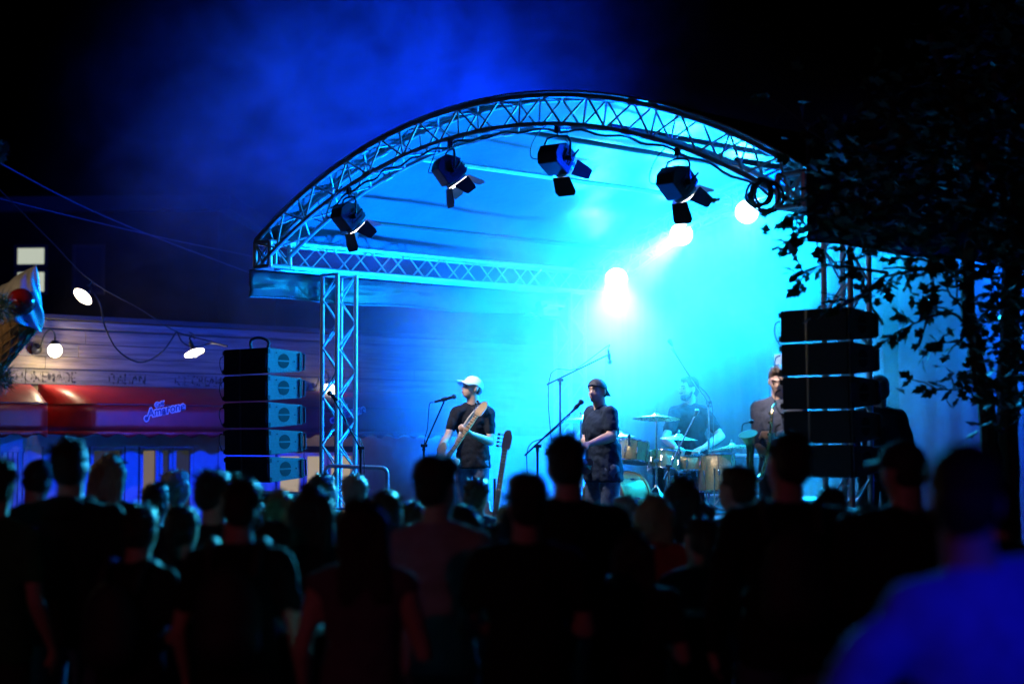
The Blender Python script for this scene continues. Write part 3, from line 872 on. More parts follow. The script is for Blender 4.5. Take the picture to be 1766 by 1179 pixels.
def awning(name, label, x0, x1, dome_l, dome_r, logos=()):
    root = thing(name, label, 'awning', W0 + ED * x0, RB, 'red awnings')
    L_ = x1 - x0
    prof = [(0.0, 2.63), (0.18, 2.625), (0.38, 2.585), (0.55, 2.53), (0.72, 2.455), (0.84, 2.385), (0.88, 2.36)]
    def plan(x):
        s = 1.0
        rr_ = 0.38
        if dome_l and x < rr_: s = min(s, math.sqrt(max(0.0, 1 - ((rr_ - x) / rr_) ** 2)))
        if dome_r and L_ - x < rr_: s = min(s, math.sqrt(max(0.0, 1 - ((rr_ - (L_ - x)) / rr_) ** 2)))
        return s
    nx = 160
    xs = [L_ * i / nx for i in range(nx + 1)]
    # denser at the ends
    xs = sorted(set(xs + [0.38 * (i / 14) ** 2 for i in range(15)] + [L_ - 0.38 * (i / 14) ** 2 for i in range(15)]))
    def sheet(pr):
        m = MB()
        vs, fs = [], []
        for x in xs:
            s = plan(x)
            for (o, z) in pr:
                vs.append((x, -0.05 - o * s, z + (1 - s) * 0.0 + 0.006 * mnoise.noise(Vector((x * 3, o * 4, z)))))
        n = len(pr)
        for i in range(len(xs) - 1):
            for j in range(n - 1):
                fs.append((i * n + j, i * n + j + 1, (i + 1) * n + j + 1, (i + 1) * n + j))
        return m.add(vs, fs)
    sheet(prof).build('top_cover', RED, root, thick=0.004)
    sheet([(0.885, 2.36), (0.9, 2.25), (0.9, 2.10), (0.9, 2.02)]).build('front_cover', RED, root, thick=0.004)
    m = MB(); vs, fs = [], []
    M_ = 420
    for i in range(M_ + 1):
        x = L_ * i / M_
        s = plan(x)
        sc = 0.025 * math.cos(2 * math.pi * x / 0.33) + 0.01
        w = 0.012 * math.sin(x * 9)
        for z in (2.018, 1.985, 1.945 + sc):
            vs.append((x, -0.05 - (0.905 + w * (2.02 - z) * 10) * s, z))
    for i in range(M_):
        for j in range(2):
            fs.append((i * 3 + j, i * 3 + j + 1, (i + 1) * 3 + j + 1, (i + 1) * 3 + j))
    m.add(vs, fs).build('scalloped_valance', RED, root, thick=0.003)
    m = MB(); pts = [(x, -0.05 - 0.892 * plan(x), 2.365) for x in xs]; m.path(pts, 0.008, 5); m.build('piping', mat('dark_red_trim', (0.12, 0.01, 0.012), 0.5), root)
    for lx in logos:
        LM = Matrix.Translation((lx - x0, -0.962, 2.20)) @ UPR @ Matrix.Rotation(R_(11), 4, 'Z')
        OUT = mat('logo_outline', (0.85, 0.87, 0.9), 0.5); INK = mat('logo_ink', (0.015, 0.03, 0.16), 0.5)
        lg = place_text(text_mesh('Amarone', 0.155, 0.001, 0.016, 0.18, 1.02), OUT, root, LM, 'logo')
        lg['label'] = 'Amarone logo in rounded outlined letters'
        place_text(text_mesh('Amarone', 0.155, 0.001, 0.003, 0.18, 1.02), INK, lg, Matrix.Translation((0, 0, 0.004)), 'letters')
        place_text(text_mesh('Caf\u00e9', 0.075, 0.001, 0.012, 0.25, 1.0), OUT, lg, Matrix.Translation((0.135, 0.115, 0.001)), 'letters')
        place_text(text_mesh('Caf\u00e9', 0.075, 0.001, 0.002, 0.25, 1.0), INK, lg, Matrix.Translation((0.135, 0.115, 0.005)), 'letters')
        m = MB(); m.lathe([(0.03, 0), (0.03, 0.002)], 18, Matrix.Translation((-0.02, -0.012, -0.001)) @ Matrix.Diagonal((1.5, 1.5, 1, 1))); m.build('swash', OUT, lg)
        m = MB(); m.lathe([(0.026, 0), (0.026, 0.002)], 18, Matrix.Translation((-0.02, -0.012, 0.003)) @ Matrix.Diagonal((1.2, 1.2, 1, 1))); m.build('swash', INK, lg)
    return root
awning('awning', 'long red domed awning with the blue outlined logo beside the speaker stack', -0.12, 7.2, True, True, (0.98, 4.12))
awning('awning', 'red domed awning cut off by the left edge of the photo', -4.6, -0.24, True, True)

GLOW = (1.0, 0.83, 0.52)
def globe_lamp(label, x, z, power):
    root = thing('wall_lamp', label, 'lamp', W0 + ED * x + Vector((0, 0, z)) - Vector((0, 0, 0)), RB, 'globe lamps on the pavilion')
    m = MB(); m.lathe([(0.075, 0), (0.075, 0.02), (0.03, 0.05), (0.0001, 0.052)], 20, Matrix.Translation((-0.17, -0.03, 0.02)) @ Matrix.Rotation(R_(90), 4, 'X')); m.build('mount', BLACKM, root)
    pts = [(-0.17, -0.08, 0.02), (-0.16, -0.14, 0.06), (-0.14, -0.19, 0.2), (-0.07, -0.22, 0.27), (-0.01, -0.22, 0.22), (0, -0.22, 0.12)]
    m = MB(); m.path(smooth_path(pts, 6), 0.012, 8); m.build('arm', BLACKM, root)
    m = MB(); m.lathe([(0.055, 0.07), (0.06, 0.1), (0.04, 0.13), (0.0001, 0.135)], 18, Matrix.Translation((0, -0.22, 0))); m.build('cap', BLACKM, root)
    m = MB(); m.ell((0, -0.22, 0), 0.095, n=24, m=16); m.build('globe', emit('globe_glow', (1.0, 0.9, 0.66), 7.0), root)
    point('light', root, (0, -0.34, -0.06), GLOW, power, 0.06)
    return root
globe_lamp('glowing globe wall lamp on a gooseneck arm beside the waffle cone', 0.02, 3.08, 30)
globe_lamp('small glowing globe lamp seen through the left tower', 4.62, 2.66, 8)

def pendant(label, px, py, y, tilt_axis, tilt, power):
    p = at(px, py, y)
    root = thing('pendant_lamp', label, 'lamp', p, 0, 'dish lamps on the overhead cable')
    M = Matrix.Rotation(R_(tilt), 4, Vector(tilt_axis))
    m = MB(); m.lathe([(0.028, 0.05), (0.045, 0.035), (0.13, 0.004), (0.135, -0.004), (0.13, -0.002), (0.04, 0.026), (0.02, 0.04)], 28, M); m.build('dish', mat('enamel_white', (0.85, 0.83, 0.78), 0.3), root)
    m = MB(); m.lathe([(0.028, 0.03), (0.03, 0.13), (0.02, 0.16), (0.0001, 0.165)], 14, M); m.build('socket', BLACKM, root)
    m = MB(); m.ell((0, 0, -0.012), (0.033, 0.033, 0.045), M); m.build('bulb', emit('bulb_glow', (1.0, 0.86, 0.56), 30.0), root)
    q = M @ Vector((0, 0, 0.16))
    m = MB(); m.path([q + Vector((0.012 * math.cos(k), 0, 0.012 * k)) for k in range(8)], 0.012, 5); m.path([q + Vector((0.02, 0, 0.07)), q + Vector((0.05, 0, 0.03)), q + Vector((0.03, 0.02, 0.1)), q + Vector((-0.02, 0, 0.12))], 0.006, 5); m.build('hook', BLACKM, root)
    point('light', root, M @ Vector((0, 0, -0.055)), GLOW, power, 0.03)
    return root, p + q + Vector((0, 0, 0.1))
pendant('assumed dish lamp beyond the left edge shining on the waffle cone', -190, 430, 12.6, (0.25, 1, 0), 20, 22)  # assumed, out of view; put in for the warm light on the cone
_, h1 = pendant('tilted dish lamp hanging on the cable right of the waffle cone', 143, 511, 23.0, (-1, 0.75, 0), 46, 14)
_, h2 = pendant('dish lamp with its rim edge on beside the left speaker stack', 335, 608, 23.6, (-0.55, -0.75, 0), 26, 14)
def cable(label, pts, r=0.008):
    m = MB(); m.path(smooth_path(pts, 6), r, 5)
    return tag(m.build('overhead_cable', mat('grey_cable', (0.035, 0.035, 0.037), 0.6), None), label, 'cable', 'overhead cables')
cable('overhead cable carrying the dish lamps down to the speaker stack', [at(-40, 290, 23), at(0, 328, 23), at(85, 413, 23), h1, at(240, 532, 23.3), at(305, 572, 23.6), at(370, 590, 23.6)])
cable('drooping black cable loop hanging between the two dish lamps', [at(150, 490, 23), at(172, 524, 23), at(180, 560, 23.1), at(200, 600, 23.2), at(230, 622, 23.3), at(255, 622, 23.4), at(282, 604, 23.5), at(305, 571, 23.6)], 0.011)
cable('short slack cable from the dish lamp to the speaker stack', [at(305, 571, 23.6), at(315, 590, 23.6), at(335, 598, 23.6), at(365, 592, 23.6), at(392, 597, 19.0)], 0.01)
cable('faint high cable crossing the fog from the left edge', [at(-30, 265, 25), at(120, 345, 26), at(250, 402, 27), at(430, 470, 28)], 0.01)
cable('faint cable below it ending near the truss corner', [at(-30, 335, 25), at(90, 365, 26), at(280, 410, 27), at(436, 442, 28)], 0.008)

# ================================================================== dark building behind
bb = thing('apartment_block', 'unlit dark building behind the pavilion with one lit window', 'building', (-9.0, 38.0, 0), R_(-4))
m = MB(); m.box((-2.5, 3.0, 3.3), (11, 6, 6.6)); m.build('wall', mat('dark_render', (0.004, 0.004, 0.005), 1.0, 0, 0.3, 2, 0.2, spec=0.0), bb)
m = MB(); m.box((-2.5, 3.0, 6.75), (11.6, 6.6, 0.3)); m.build('roof', DARKLINE, bb)
def far_window(px0, px1, y0, y1, lit):
    def loc(px, py):
        p = at(px, py, 37.6)
        return bb.matrix_basis.inverted() @ p
    a, b = loc(px0, y1), loc(px1, y0)
    w = MB(); cx, cz = (a.x + b.x) / 2, (a.z + b.z) / 2
    W_, H_ = b.x - a.x, b.z - a.z
    for (x, z, dx, dz) in ((cx, b.z + .03, W_ + .12, .06), (cx, a.z - .03, W_ + .12, .06), (a.x - .03, cz, .06, H_), (b.x + .03, cz, .06, H_)):
        w.box((x, -0.02, z), (dx, 0.09, dz))
    wo = w.build('window', DARKLINE, bb)
    m = MB(); m.box((cx, -0.012, cz), (W_, 0.02, H_)); m.build('pane', lit, wo)
LITW = emit('lit_window', (0.78, 0.85, 0.70), 0.62)
far_window(17, 66, 424, 452, LITW)
far_window(17, 66, 466, 500, LITW)
for x in (120,):
    far_window(x, x + 48, 424, 500, GLASS)

# ================================================================== giant ice cream cone prop
tip, rim, top = at(-52, 705, 14), at(20, 546, 14), at(47, 455, 14)
axis = (rim - tip).normalized()
cone = thing('ice_cream_cone', 'giant waffle cone display with soft swirl and red cherry', 'display prop', tip, 0)
F_ = frame_of(axis).to_4x4()
Lc = (rim - tip).length
rc = 0.215
WAF = mat('waffle', (0.42, 0.22, 0.09), 0.45, 0, 0.2, 12, 0.2)
CREAM = mat('soft_ice', (0.72, 0.62, 0.56), 0.25, 0, 0.06, 5)
m = MB(); m.lathe([(0.01, 0)] + [(0.01 + (rc - 0.01) * k / 8, Lc * k / 8) for k in range(1, 9)] + [(rc + 0.02, Lc + 0.02), (rc - 0.01, Lc + 0.04)], 36, F_); m.build('cone', WAF, cone)
m = MB()
for s in (-1, 1):
    for j in range(16):
        pts = []
        for k in range(22):
            t = 0.25 + 0.75 * k / 21
            a = 2 * math.pi * j / 16 + s * 2.2 * t
            r = 0.01 + (rc - 0.01) * t + 0.004
            pts.append(F_ @ Vector((r * math.cos(a), r * math.sin(a), Lc * t)))
        m.path(pts, 0.007, 4)
rid = m.build('waffle_ridges', WAF, cone); rid['kind'] = 'stuff'
m = MB(); vs, fs = [], []
nk, nn = 60, 72
H_ = 0.44
for k in range(nk + 1):
    t = k / nk
    base = (rc + 0.035) * (1 - t ** 1.25) ** 0.9 * (1 - 0.16 * t)
    for i in range(nn):
        a = 2 * math.pi * i / nn
        lob = 1 + 0.085 * math.cos(7 * (a + t * 2.4)) + 0.05 * math.sin(t * 13 + 2 * a)
        r = max(0.002, base * lob)
        bend = 0.03 * t * t
        vs.append(F_ @ Vector((r * math.cos(a) + bend, r * math.sin(a), Lc - 0.01 + H_ * t)))
for k in range(nk):
    for i in range(nn):
        fs.append((k * nn + i, k * nn + (i + 1) % nn, (k + 1) * nn + (i + 1) % nn, (k + 1) * nn + i))
m.add(vs, fs).build('ice_swirl', CREAM, cone, sharp=180)
ch = at(36, 521, 13.78) - tip
m = MB(); m.ell(ch, 0.105, n=24, m=16); m.build('cherry', mat('cherry_red', (0.35, 0.01, 0.012), 0.08, 0, 0, spec=0.8), cone)
# fir garlands at the left edge
FIR = mat('fir_needles', (0.02, 0.06, 0.025), 0.6, 0, 0.4, 20)
def garland(label, px, py, y, rpx):
    p = at(px, py, y)
    root = thing('fir_garland', label, 'garland', p, 0, 'fir garlands')
    m = MB(); rr = random.Random(px + py)
    R0 = rpx / FPX * y
    for k in range(420):
        d = Vector((rr.gauss(0, 1), rr.gauss(0, 1), rr.gauss(0, 1))).normalized()
        c = d * R0 * rr.uniform(0.2, 0.8)
        e = c + (d + Vector((rr.gauss(0, .5), rr.gauss(0, .5), rr.gauss(0, .5)))).normalized() * 0.07
        m.tube(c, e, 0.003, 0.0008, 3)
    n = m.build('needles', FIR, root); n['kind'] = 'stuff'
    m = MB(); m.path([Vector((-R0 * 1.5, 0, -R0 * .5)), Vector((0, 0, 0)), Vector((R0 * .6, 0, R0 * .3))], 0.012, 6); m.build('stem', HAIR_B, root)
garland('fir garland sprig in front of the cherry', 2, 530, 13.5, 24)
garland('fir garland sprig below the waffle cone', 0, 652, 13.8, 26)
garland('lone sprig at the left edge high above the cone', -6, 262, 14.0, 16)

# ================================================================== tree on the right
BARK = mat('bark', (0.05, 0.04, 0.032), 0.9, 0, 0.4, 12, 0.8, stretch=(1, 1, 0.3))
LEAF = mat('oak_leaf', (0.03, 0.052, 0.018), 0.5, 0, 0.35, 9)
def leaf_mesh():
    half = [(0.0, 0.0), (0.012, 0.03), (0.05, 0.045), (0.085, 0.085), (0.045, 0.085), (0.035, 0.11), (0.09, 0.155), (0.11, 0.205), (0.06, 0.185), (0.04, 0.2), (0.07, 0.26), (0.035, 0.255), (0.0, 0.32)]
    out = half + [(-x, y) for x, y in reversed(half[1:-1])]
    s = 0.44
    vs = [(x * s, y * s, 0.9 * s * (x * x) - 0.5 * s * y * y) for x, y in out] + [(0, 0.12 * s, -0.004), (0, 0.22 * s, -0.012)]
    n = len(out)
    fs = [(i, (i + 1) % n, n if out[i][1] + out[(i + 1) % n][1] < 0.33 else n + 1) for i in range(n)]
    k = [i for i, p in enumerate(out) if abs(p[1] - 0.155) < 0.02]
    fs.append((k[0], n + 1, n)); fs.append((k[-1], n, n + 1))
    return vs, fs
LV, LF = leaf_mesh()
lm = MB(); lm.add(LV, LF)
LEAFME = lm.mesh('leaf', LEAF)
base = at(1705, 740, 13.2); base.z = 0
tree = thing('oak_tree', 'dark leafy oak tree in front of the right side of the stage', 'tree', base, 0)
def TP(px, py, y):
    return at(px, py, y) - base
rt = random.Random(11)
def limb(name, pts, r0, r1):
    pts = smooth_path(pts, 5)
    n = len(pts)
    m = MB(); m.path([p + Vector((rt.gauss(0, .008), rt.gauss(0, .008), 0)) for p in pts], [r0 + (r1 - r0) * i / (n - 1) for i in range(n)], 8)
    return m.build(name, BARK, tree), pts
limb('trunk', [Vector((0.02, 0, -0.02)), TP(1712, 900, 13.2), TP(1705, 740, 13.2), TP(1690, 640, 13.2), TP(1672, 560, 13.2), TP(1668, 450, 13.2), TP(1690, 330, 13.1), TP(1660, 200, 13.0), TP(1600, 60, 13.0)], 0.075, 0.03)
limb('trunk', [Vector((0.22, 0.2, -0.02)), TP(1738, 900, 13.4), TP(1738, 700, 13.4), TP(1742, 520, 13.4), TP(1750, 300, 13.4), TP(1770, 80, 13.4)], 0.10, 0.05)
NLEAF = [0]
def add_leaf(par, p, d):
    o = bpy.data.objects.new('leaf', LEAFME); COL.objects.link(o); o.parent = par
    dv = Vector(d).normalized()
    up = Vector((rt.gauss(0, .6), rt.gauss(0, .6), 1)).normalized()
    x = dv.cross(up).normalized(); z = x.cross(dv)
    s = rt.uniform(0.6, 1.0)
    M = Matrix((x, dv, z)).transposed().to_4x4() @ Matrix.Diagonal((s, s, s, 1)); M.translation = p
    o.matrix_local = M
    NLEAF[0] += 1
def twig(pts, r0, r1, dens, spread=0.07, start=0.3, subs=5):
    par, P = limb('branch', pts, r0, r1)
    n = len(P)
    tw = []
    for k in range(subs):
        i = int(n * (start + (1 - start) * (k + 0.5) / subs)); i = min(i, n - 2)
        a = P[i]; d = (P[i + 1] - P[i]).normalized()
        q = a + (d * rt.uniform(.4, 1) + Vector((rt.gauss(0, .7), rt.gauss(0, .5), rt.gauss(-0.1, .7)))).normalized() * rt.uniform(0.10, 0.24)
        mm = MB(); mm.path([a, (a + q) / 2 + Vector((0, 0, .015)), q], [r1 * 1.7, r1 * 1.5, r1], 5); mm.build('twig', BARK, par)
        tw.append((a, q))
    tw.append((P[-3], P[-1]))
    for _ in range(dens):
        a, q = rt.choice(tw)
        t = rt.uniform(0.25, 1.05)
        p = a.lerp(q, t)
        d = (q - a).normalized() + Vector((rt.gauss(0, .8), rt.gauss(0, .8), rt.gauss(-.25, .6)))
        add_leaf(par, p, d)
# sprays that stand out against the lit fog
twig([TP(1560, 330, 13.0), TP(1480, 345, 12.9), TP(1410, 362, 12.8), TP(1352, 372, 12.8)], 0.016, 0.005, 38, subs=6)
twig([TP(1500, 350, 12.8), TP(1450, 385, 12.8), TP(1400, 405, 12.8), TP(1382, 412, 12.8)], 0.012, 0.004, 22, subs=4)
twig([TP(1530, 470, 12.8), TP(1470, 462, 12.7), TP(1420, 458, 12.7), TP(1375, 470, 12.7)], 0.012, 0.004, 38, subs=6)
twig([TP(1525, 560, 12.9), TP(1500, 520, 12.9), TP(1490, 480, 12.8), TP(1470, 440, 12.8)], 0.012, 0.004, 26, subs=5)
twig([TP(1530, 470, 12.8), TP(1500, 500, 12.8), TP(1470, 520, 12.8), TP(1448, 528, 12.8)], 0.01, 0.004, 16, subs=4)
twig([TP(1668, 470, 13.2), TP(1610, 462, 13.0), TP(1560, 470, 12.9), TP(1520, 478, 12.8)], 0.02, 0.006, 22, subs=5)
twig([TP(1668, 500, 13.2), TP(1640, 470, 13.1), TP(1600, 450, 13.0), TP(1545, 445, 13.0)], 0.014, 0.005, 18, subs=5)
twig([TP(1672, 560, 13.2), TP(1640, 540, 13.0), TP(1600, 548, 12.9), TP(1562, 566, 12.9)], 0.014, 0.005, 46, subs=7)
twig([TP(1672, 560, 13.2), TP(1650, 520, 13.0), TP(1625, 500, 13.0), TP(1590, 515, 12.9)], 0.012, 0.004, 24, subs=5)
twig([TP(1685, 610, 13.2), TP(1660, 590, 13.1), TP(1635, 590, 13.0), TP(1612, 592, 13.0)], 0.010, 0.004, 20, subs=4)
twig([TP(1690, 690, 13.2), TP(1670, 672, 13.1), TP(1640, 672, 13.0), TP(1612, 672, 13.0)], 0.009, 0.004, 14, subs=4)
twig([TP(1700, 680, 13.2), TP(1690, 655, 13.1), TP(1680, 640, 13.0), TP(1665, 640, 13.0)], 0.008, 0.004, 8, subs=3)
twig([TP(1560, 300, 13.0), TP(1450, 260, 12.9), TP(1370, 200, 12.8), TP(1320, 165, 12.8)], 0.014, 0.004, 8, subs=4)
# the dense unlit mass of the crown
m = MB(); cnt = 0
blobs = []
for _ in range(100):
    px, py = rt.uniform(1415, 1830), rt.uniform(-20, 430)
    if py < 300 - (px - 1395) * 0.9 or py > 395 + (px - 1415) * 0.16: continue
    blobs.append((TP(px, py, rt.uniform(12.2, 14.2)), rt.uniform(0.25, 0.5)))
for _ in range(26):
    blobs.append((TP(rt.uniform(1690, 1850), rt.uniform(430, 700), rt.uniform(12.4, 13.6)), rt.uniform(0.2, 0.4)))
for c, r in blobs:
    for _ in range(46):
        d = Vector((rt.gauss(0, 1), rt.gauss(0, 1), rt.gauss(0, .8))) * r * 0.55
        x = Vector((rt.gauss(0, 1), rt.gauss(0, 1), rt.gauss(0, .5))).normalized()
        y = x.cross(Vector((rt.gauss(0, .5), rt.gauss(0, .5), 1))).normalized(); z = x.cross(y)
        s = rt.uniform(0.6, 1.0)
        M = Matrix((x, y, z)).transposed().to_4x4() @ Matrix.Diagonal((s, s, s, 1)); M.translation = c + d
        m.add(LV, LF, M)
cr = m.build('crown', LEAF, tree, smooth=False); cr['kind'] = 'stuff'
# planting below the tree

# ================================================================== people
def hand(m, wrist, fdir, pal, s=1.0, curl=0.5, side=1, fine=True):
    """palm and five fingers; fdir points along the fingers, pal out of the palm, side puts the thumb"""
    f = Vector(fdir).normalized(); p = Vector(pal); p = (p - f * p.dot(f)).normalized(); x = f.cross(p) * side
    w = Vector(wrist)
    m.caps(w, 0.028 * s, w + f * 0.03 * s, 0.03 * s)
    for k in (-1, -0.35, 0.3, 0.95):
        m.caps(w + f * 0.015 * s + x * 0.016 * k * s, 0.017 * s, w + f * 0.085 * s + x * 0.029 * k * s, 0.0135 * s, 10)
    if not fine:
        for k in (-1, -0.35, 0.3, 0.95):
            b = w + f * 0.085 * s + x * 0.029 * k * s
            m.caps(b, 0.012 * s, b + (f * (1 - curl) + p * curl).normalized() * 0.07 * s, 0.009 * s, 8)
    else:
        for k, L in ((-1, 0.062), (-0.35, 0.078), (0.3, 0.084), (0.95, 0.074)):
            b = w + f * 0.085 * s + x * 0.029 * k * s
            a = 0.0
            for seg in range(3):
                a += curl * (0.55, 0.95, 0.7)[seg]
                e = b + (f * math.cos(a) + p * math.sin(a)) * L * (0.45, 0.32, 0.25)[seg] * s
                m.caps(b, (0.0105, 0.0095, 0.0085)[seg] * s, e, (0.0095, 0.0085, 0.0075)[seg] * s, 8)
                b = e
    b = w + f * 0.025 * s + x * 0.028 * s
    e = b + (f * 0.6 + x * 0.75 + p * 0.25).normalized() * 0.045 * s
    m.caps(b, 0.015 * s, e, 0.012 * s, 8)
    m.caps(e, 0.012 * s, e + (f * 0.75 + x * 0.2 + p * (0.3 + curl * 0.5)).normalized() * 0.035 * s, 0.009 * s, 8)

EYE = mat('dark_eye', (0.02, 0.015, 0.012), 0.25)
LIP = mat('lip', (0.30, 0.12, 0.10), 0.5)

def person(label, loc, face, H, shirt, trousers, skin=None, hair='short', hairm=None, sleeve='short', vox=0.02, fine=False, joints=None, dz=0.0, dzr=None,
           yaw=0.0, pitch=0.0, roll=0.0, group=None, build=1.0, hem=0.0, fingers=None, cap=None, beard=False, lean=0.0, name='person'):
    skin = skin or SKIN; hairm = hairm or HAIR_D
    s = H / 1.78
    rz = math.atan2(-face[0], face[1])
    root = thing(name, label, 'person', loc, rz, group)
    def V(x, y, z): return Vector((x * s * build if abs(x) > 0.08 else x * s, y * s + (lean * (z - 0.9) * s if z > 0.9 else 0), z * s + (dz if z > 0.7 else 0)))
    J = dict(hip_r=V(.09, 0, .92), hip_l=V(-.09, 0, .92), knee_r=V(.105, .015, .50), knee_l=V(-.105, .015, .50), ank_r=V(.115, -.02, .09), ank_l=V(-.115, -.02, .09),
             sh_r=V(.185, 0, 1.435), sh_l=V(-.185, 0, 1.435), el_r=V(.25, -.03, 1.15), el_l=V(-.25, -.03, 1.15), wr_r=V(.255, .09, .92), wr_l=V(-.255, .09, .92),
             fd_r=Vector((0, .3, -1)), fd_l=Vector((0, .3, -1)), pl_r=Vector((-1, 0, 0)), pl_l=Vector((1, 0, 0)), cu_r=0.5, cu_l=0.5)
    if joints: J.update(joints)
    HC = V(0, .02, 1.662)
    HM = Matrix.Translation(HC) @ Matrix.Rotation(R_(yaw), 4, 'Z') @ Matrix.Rotation(R_(pitch), 4, 'X') @ Matrix.Rotation(R_(roll), 4, 'Y') @ Matrix.Diagonal((s, s, s, 1))
    b = build
    def torso(m, g, low=True):
        m.ell(V(0, 0, 1.30), ((.165 * b + g) * s, (.108 * b + g) * s, (.185 + g) * s))
        m.ell(V(0, -.005, 1.12), ((.145 * b + g) * s, (.10 * b + g) * s, (.17 + g) * s))
        if low: m.ell(V(0, -.01, .97), ((.158 * b + g) * s, (.112 * b + g) * s, (.12 + g) * s))
        m.caps(V(.13, 0, 1.415), (.062 + g) * s, V(-.13, 0, 1.415), (.062 + g) * s)
        for q in ('r', 'l'):
            m.caps(V(0, -.015, 1.475), (.055 + g) * s, J['sh_' + q] - Vector((0, 0, 0.01)), (.05 + g) * s)
            m.caps(V(.075 if q == 'r' else -.075, .03, 1.33), (.075 * b + g) * s, V(.06 if q == 'r' else -.06, .03, 1.22), (.07 * b + g) * s)
    # body: one continuous skin surface
    m = MB()
    torso(m, -0.006)
    for q in ('r', 'l'):
        m.caps(J['sh_' + q], .05 * s * b, J['el_' + q], .04 * s * b)
        m.caps(J['el_' + q], .042 * s * b, J['el_' + q].lerp(J['wr_' + q], .35), .042 * s * b)
        m.caps(J['el_' + q].lerp(J['wr_' + q], .35), .042 * s * b, J['wr_' + q], .027 * s)
        hand(m, J['wr_' + q], J['fd_' + q], J['pl_' + q], s, J['cu_' + q], 1 if q == 'l' else -1, fine)
        m.caps(J['hip_' + q], .078 * s * b, J['knee_' + q], .054 * s * b)
        m.caps(J['knee_' + q], .054 * s * b, J['ank_' + q], .04 * s)
    m.caps(V(0, -.012, 1.45), .066 * s, HM @ Vector((0, -.025, -.07)), .061 * s)
    m.ell((0, -.014, .035), (.077, .097, .085), HM)
    m.ell((0, .018, -.02), (.064, .076, .092), HM)
    m.ell((0, .040, -.078), (.042, .045, .036), HM)
    for x in (-1, 1):
        m.ell((x * .078, -.012, -.012), (.012, .022, .034), HM, 10, 8)
        m.ell((x * .036, .062, -.03), (.022, .02, .022), HM, 10, 8)
        m.caps((x * .012, .088, .022), .012, (x * .05, .07, .02), .011, 8, HM)
    m.caps((0, .088, .005), .010, (0, .108, -.03), .0135, 8, HM)
    m.ell((0, .085, -.062), (.024, .012, .013), HM, 10, 6)
    m.blob('body', skin, root, vox, 2 if fine else 3)
    if fine:
        for x in (-1, 1):
            e = MB(); e.ell((x * .031, .083, -.002), (.013, .007, .0055), HM, 10, 6); e.build('eye', EYE, root)
            e = MB(); e.caps((x * .015, .097, .024), .0045, (x * .048, .083, .026), .0035, 6, HM); e.build('eyebrow', hairm, root)
        e = MB(); e.ell((0, .0965, -.063), (.021, .005, .004), HM, 10, 6); e.build('mouth', LIP, root)
    # clothing
    m = MB(); g = .016
    torso(m, g, False)
    zb = V(0, 0, .86 - hem).z; zt = V(0, 0, 1.16).z
    m.lathe([(.6, zb), (.97, zb), (1.0, zb + .02), (.93, (zb + zt) / 2), (.86, zt), (.5, zt + .02)], 24, Matrix.Translation((0, V(0, -.01, 1.0).y, 0)) @ Matrix.Diagonal(((.172 * b + g) * s, (.128 * b + g) * s, 1, 1)))
    for q in ('r', 'l'):
        sh, el, wr = J['sh_' + q], J['el_' + q], J['wr_' + q]
        if sleeve == 'short':
            m.caps(sh, .062 * s * b, sh.lerp(el, .62), .057 * s * b)
        elif sleeve == 'long':
            m.caps(sh, .062 * s * b, el, .053 * s * b); m.caps(el, .053 * s * b, el.lerp(wr, .92), .04 * s)
        elif sleeve == 'none':
            m.caps(sh.lerp(el, -.02), .05 * s, sh, .052 * s)
    m.blob('shirt', shirt, root, vox, 3, (0.024, 0.055) if fine else (0.03, 0.1))
    m = MB()
    m.ell(V(0, -.012, .95), ((.166 * b) * s, (.122 * b) * s, .125 * s))
    for q in ('r', 'l'):
        m.caps(J['hip_' + q], .093 * s * b, J['knee_' + q], .068 * s * b); m.caps(J['knee_' + q], .068 * s * b, J['ank_' + q] + Vector((0, 0, .0)), .06 * s)
    m.blob('trousers', trousers, root, max(vox, .018), 3, (0.012, 0.08))
    for q in ('r', 'l'):
        m = MB(); a = J['ank_' + q]
        m.caps(a + Vector((0, -.03 * s, -.045 * s)), .042 * s, a + Vector((0, .15 * s, -.052 * s)), .036 * s); m.build('shoe', SHOE, root)
    # hair
    if hair != 'none':
        m = MB()
        if not cap: m.ell((0, -.026, .047), (.086, .102, .088), HM)
        m.ell((0, -.05 if cap else -.058, -.01), (.078, .06 if cap else .072, .06 if cap else .08), HM)
        if hair == 'short' and not cap:
            m.ell((0, .02, .093), (.062, .07, .042), HM)
        if hair == 'puff':
            m.ell((0, .015, .10), (.085, .09, .055), HM); m.ell((0, -.06, .06), (.09, .085, .09), HM)
        if hair in ('long', 'shoulder'):
            L = -.30 if hair == 'long' else -.17
            for x in (-.065, -.03, .03, .065):
                m.caps((x, -.055, .02), .055, (x * 1.25, -.075, L), .035, 12, HM)
            for x in (-.082, .082): m.caps((x, -.02, .03), .03, (x, -.025, L * .8), .024, 10, HM)
        if hair == 'bun':
            m.ell((0, -.10, .085), .052, HM)
        if hair == 'tail':
            m.caps((0, -.11, .06), .03, (0, -.15, -.02), .032, 10, HM); m.caps((0, -.15, -.02), .032, (0, -.13, -.18), .015, 10, HM)
        m.blob('hair', hairm, root, max(vox * .7, .009), 2, (0.014, 0.03))
    if beard:
        m = MB(); m.ell((0, .028, -.086), (.055, .062, .048), HM); m.ell((0, .05, -.1), (.04, .045, .03), HM); m.caps((-.028, .093, -.05), .008, (.028, .093, -.05), .008, 8, HM)
        m.caps((.062, .0, -.03), .014, (.055, .02, -.08), .016, 8, HM); m.caps((-.062, .0, -.03), .014, (-.055, .02, -.08), .016, 8, HM)
        m.blob('beard', hairm, root, .008, 1)
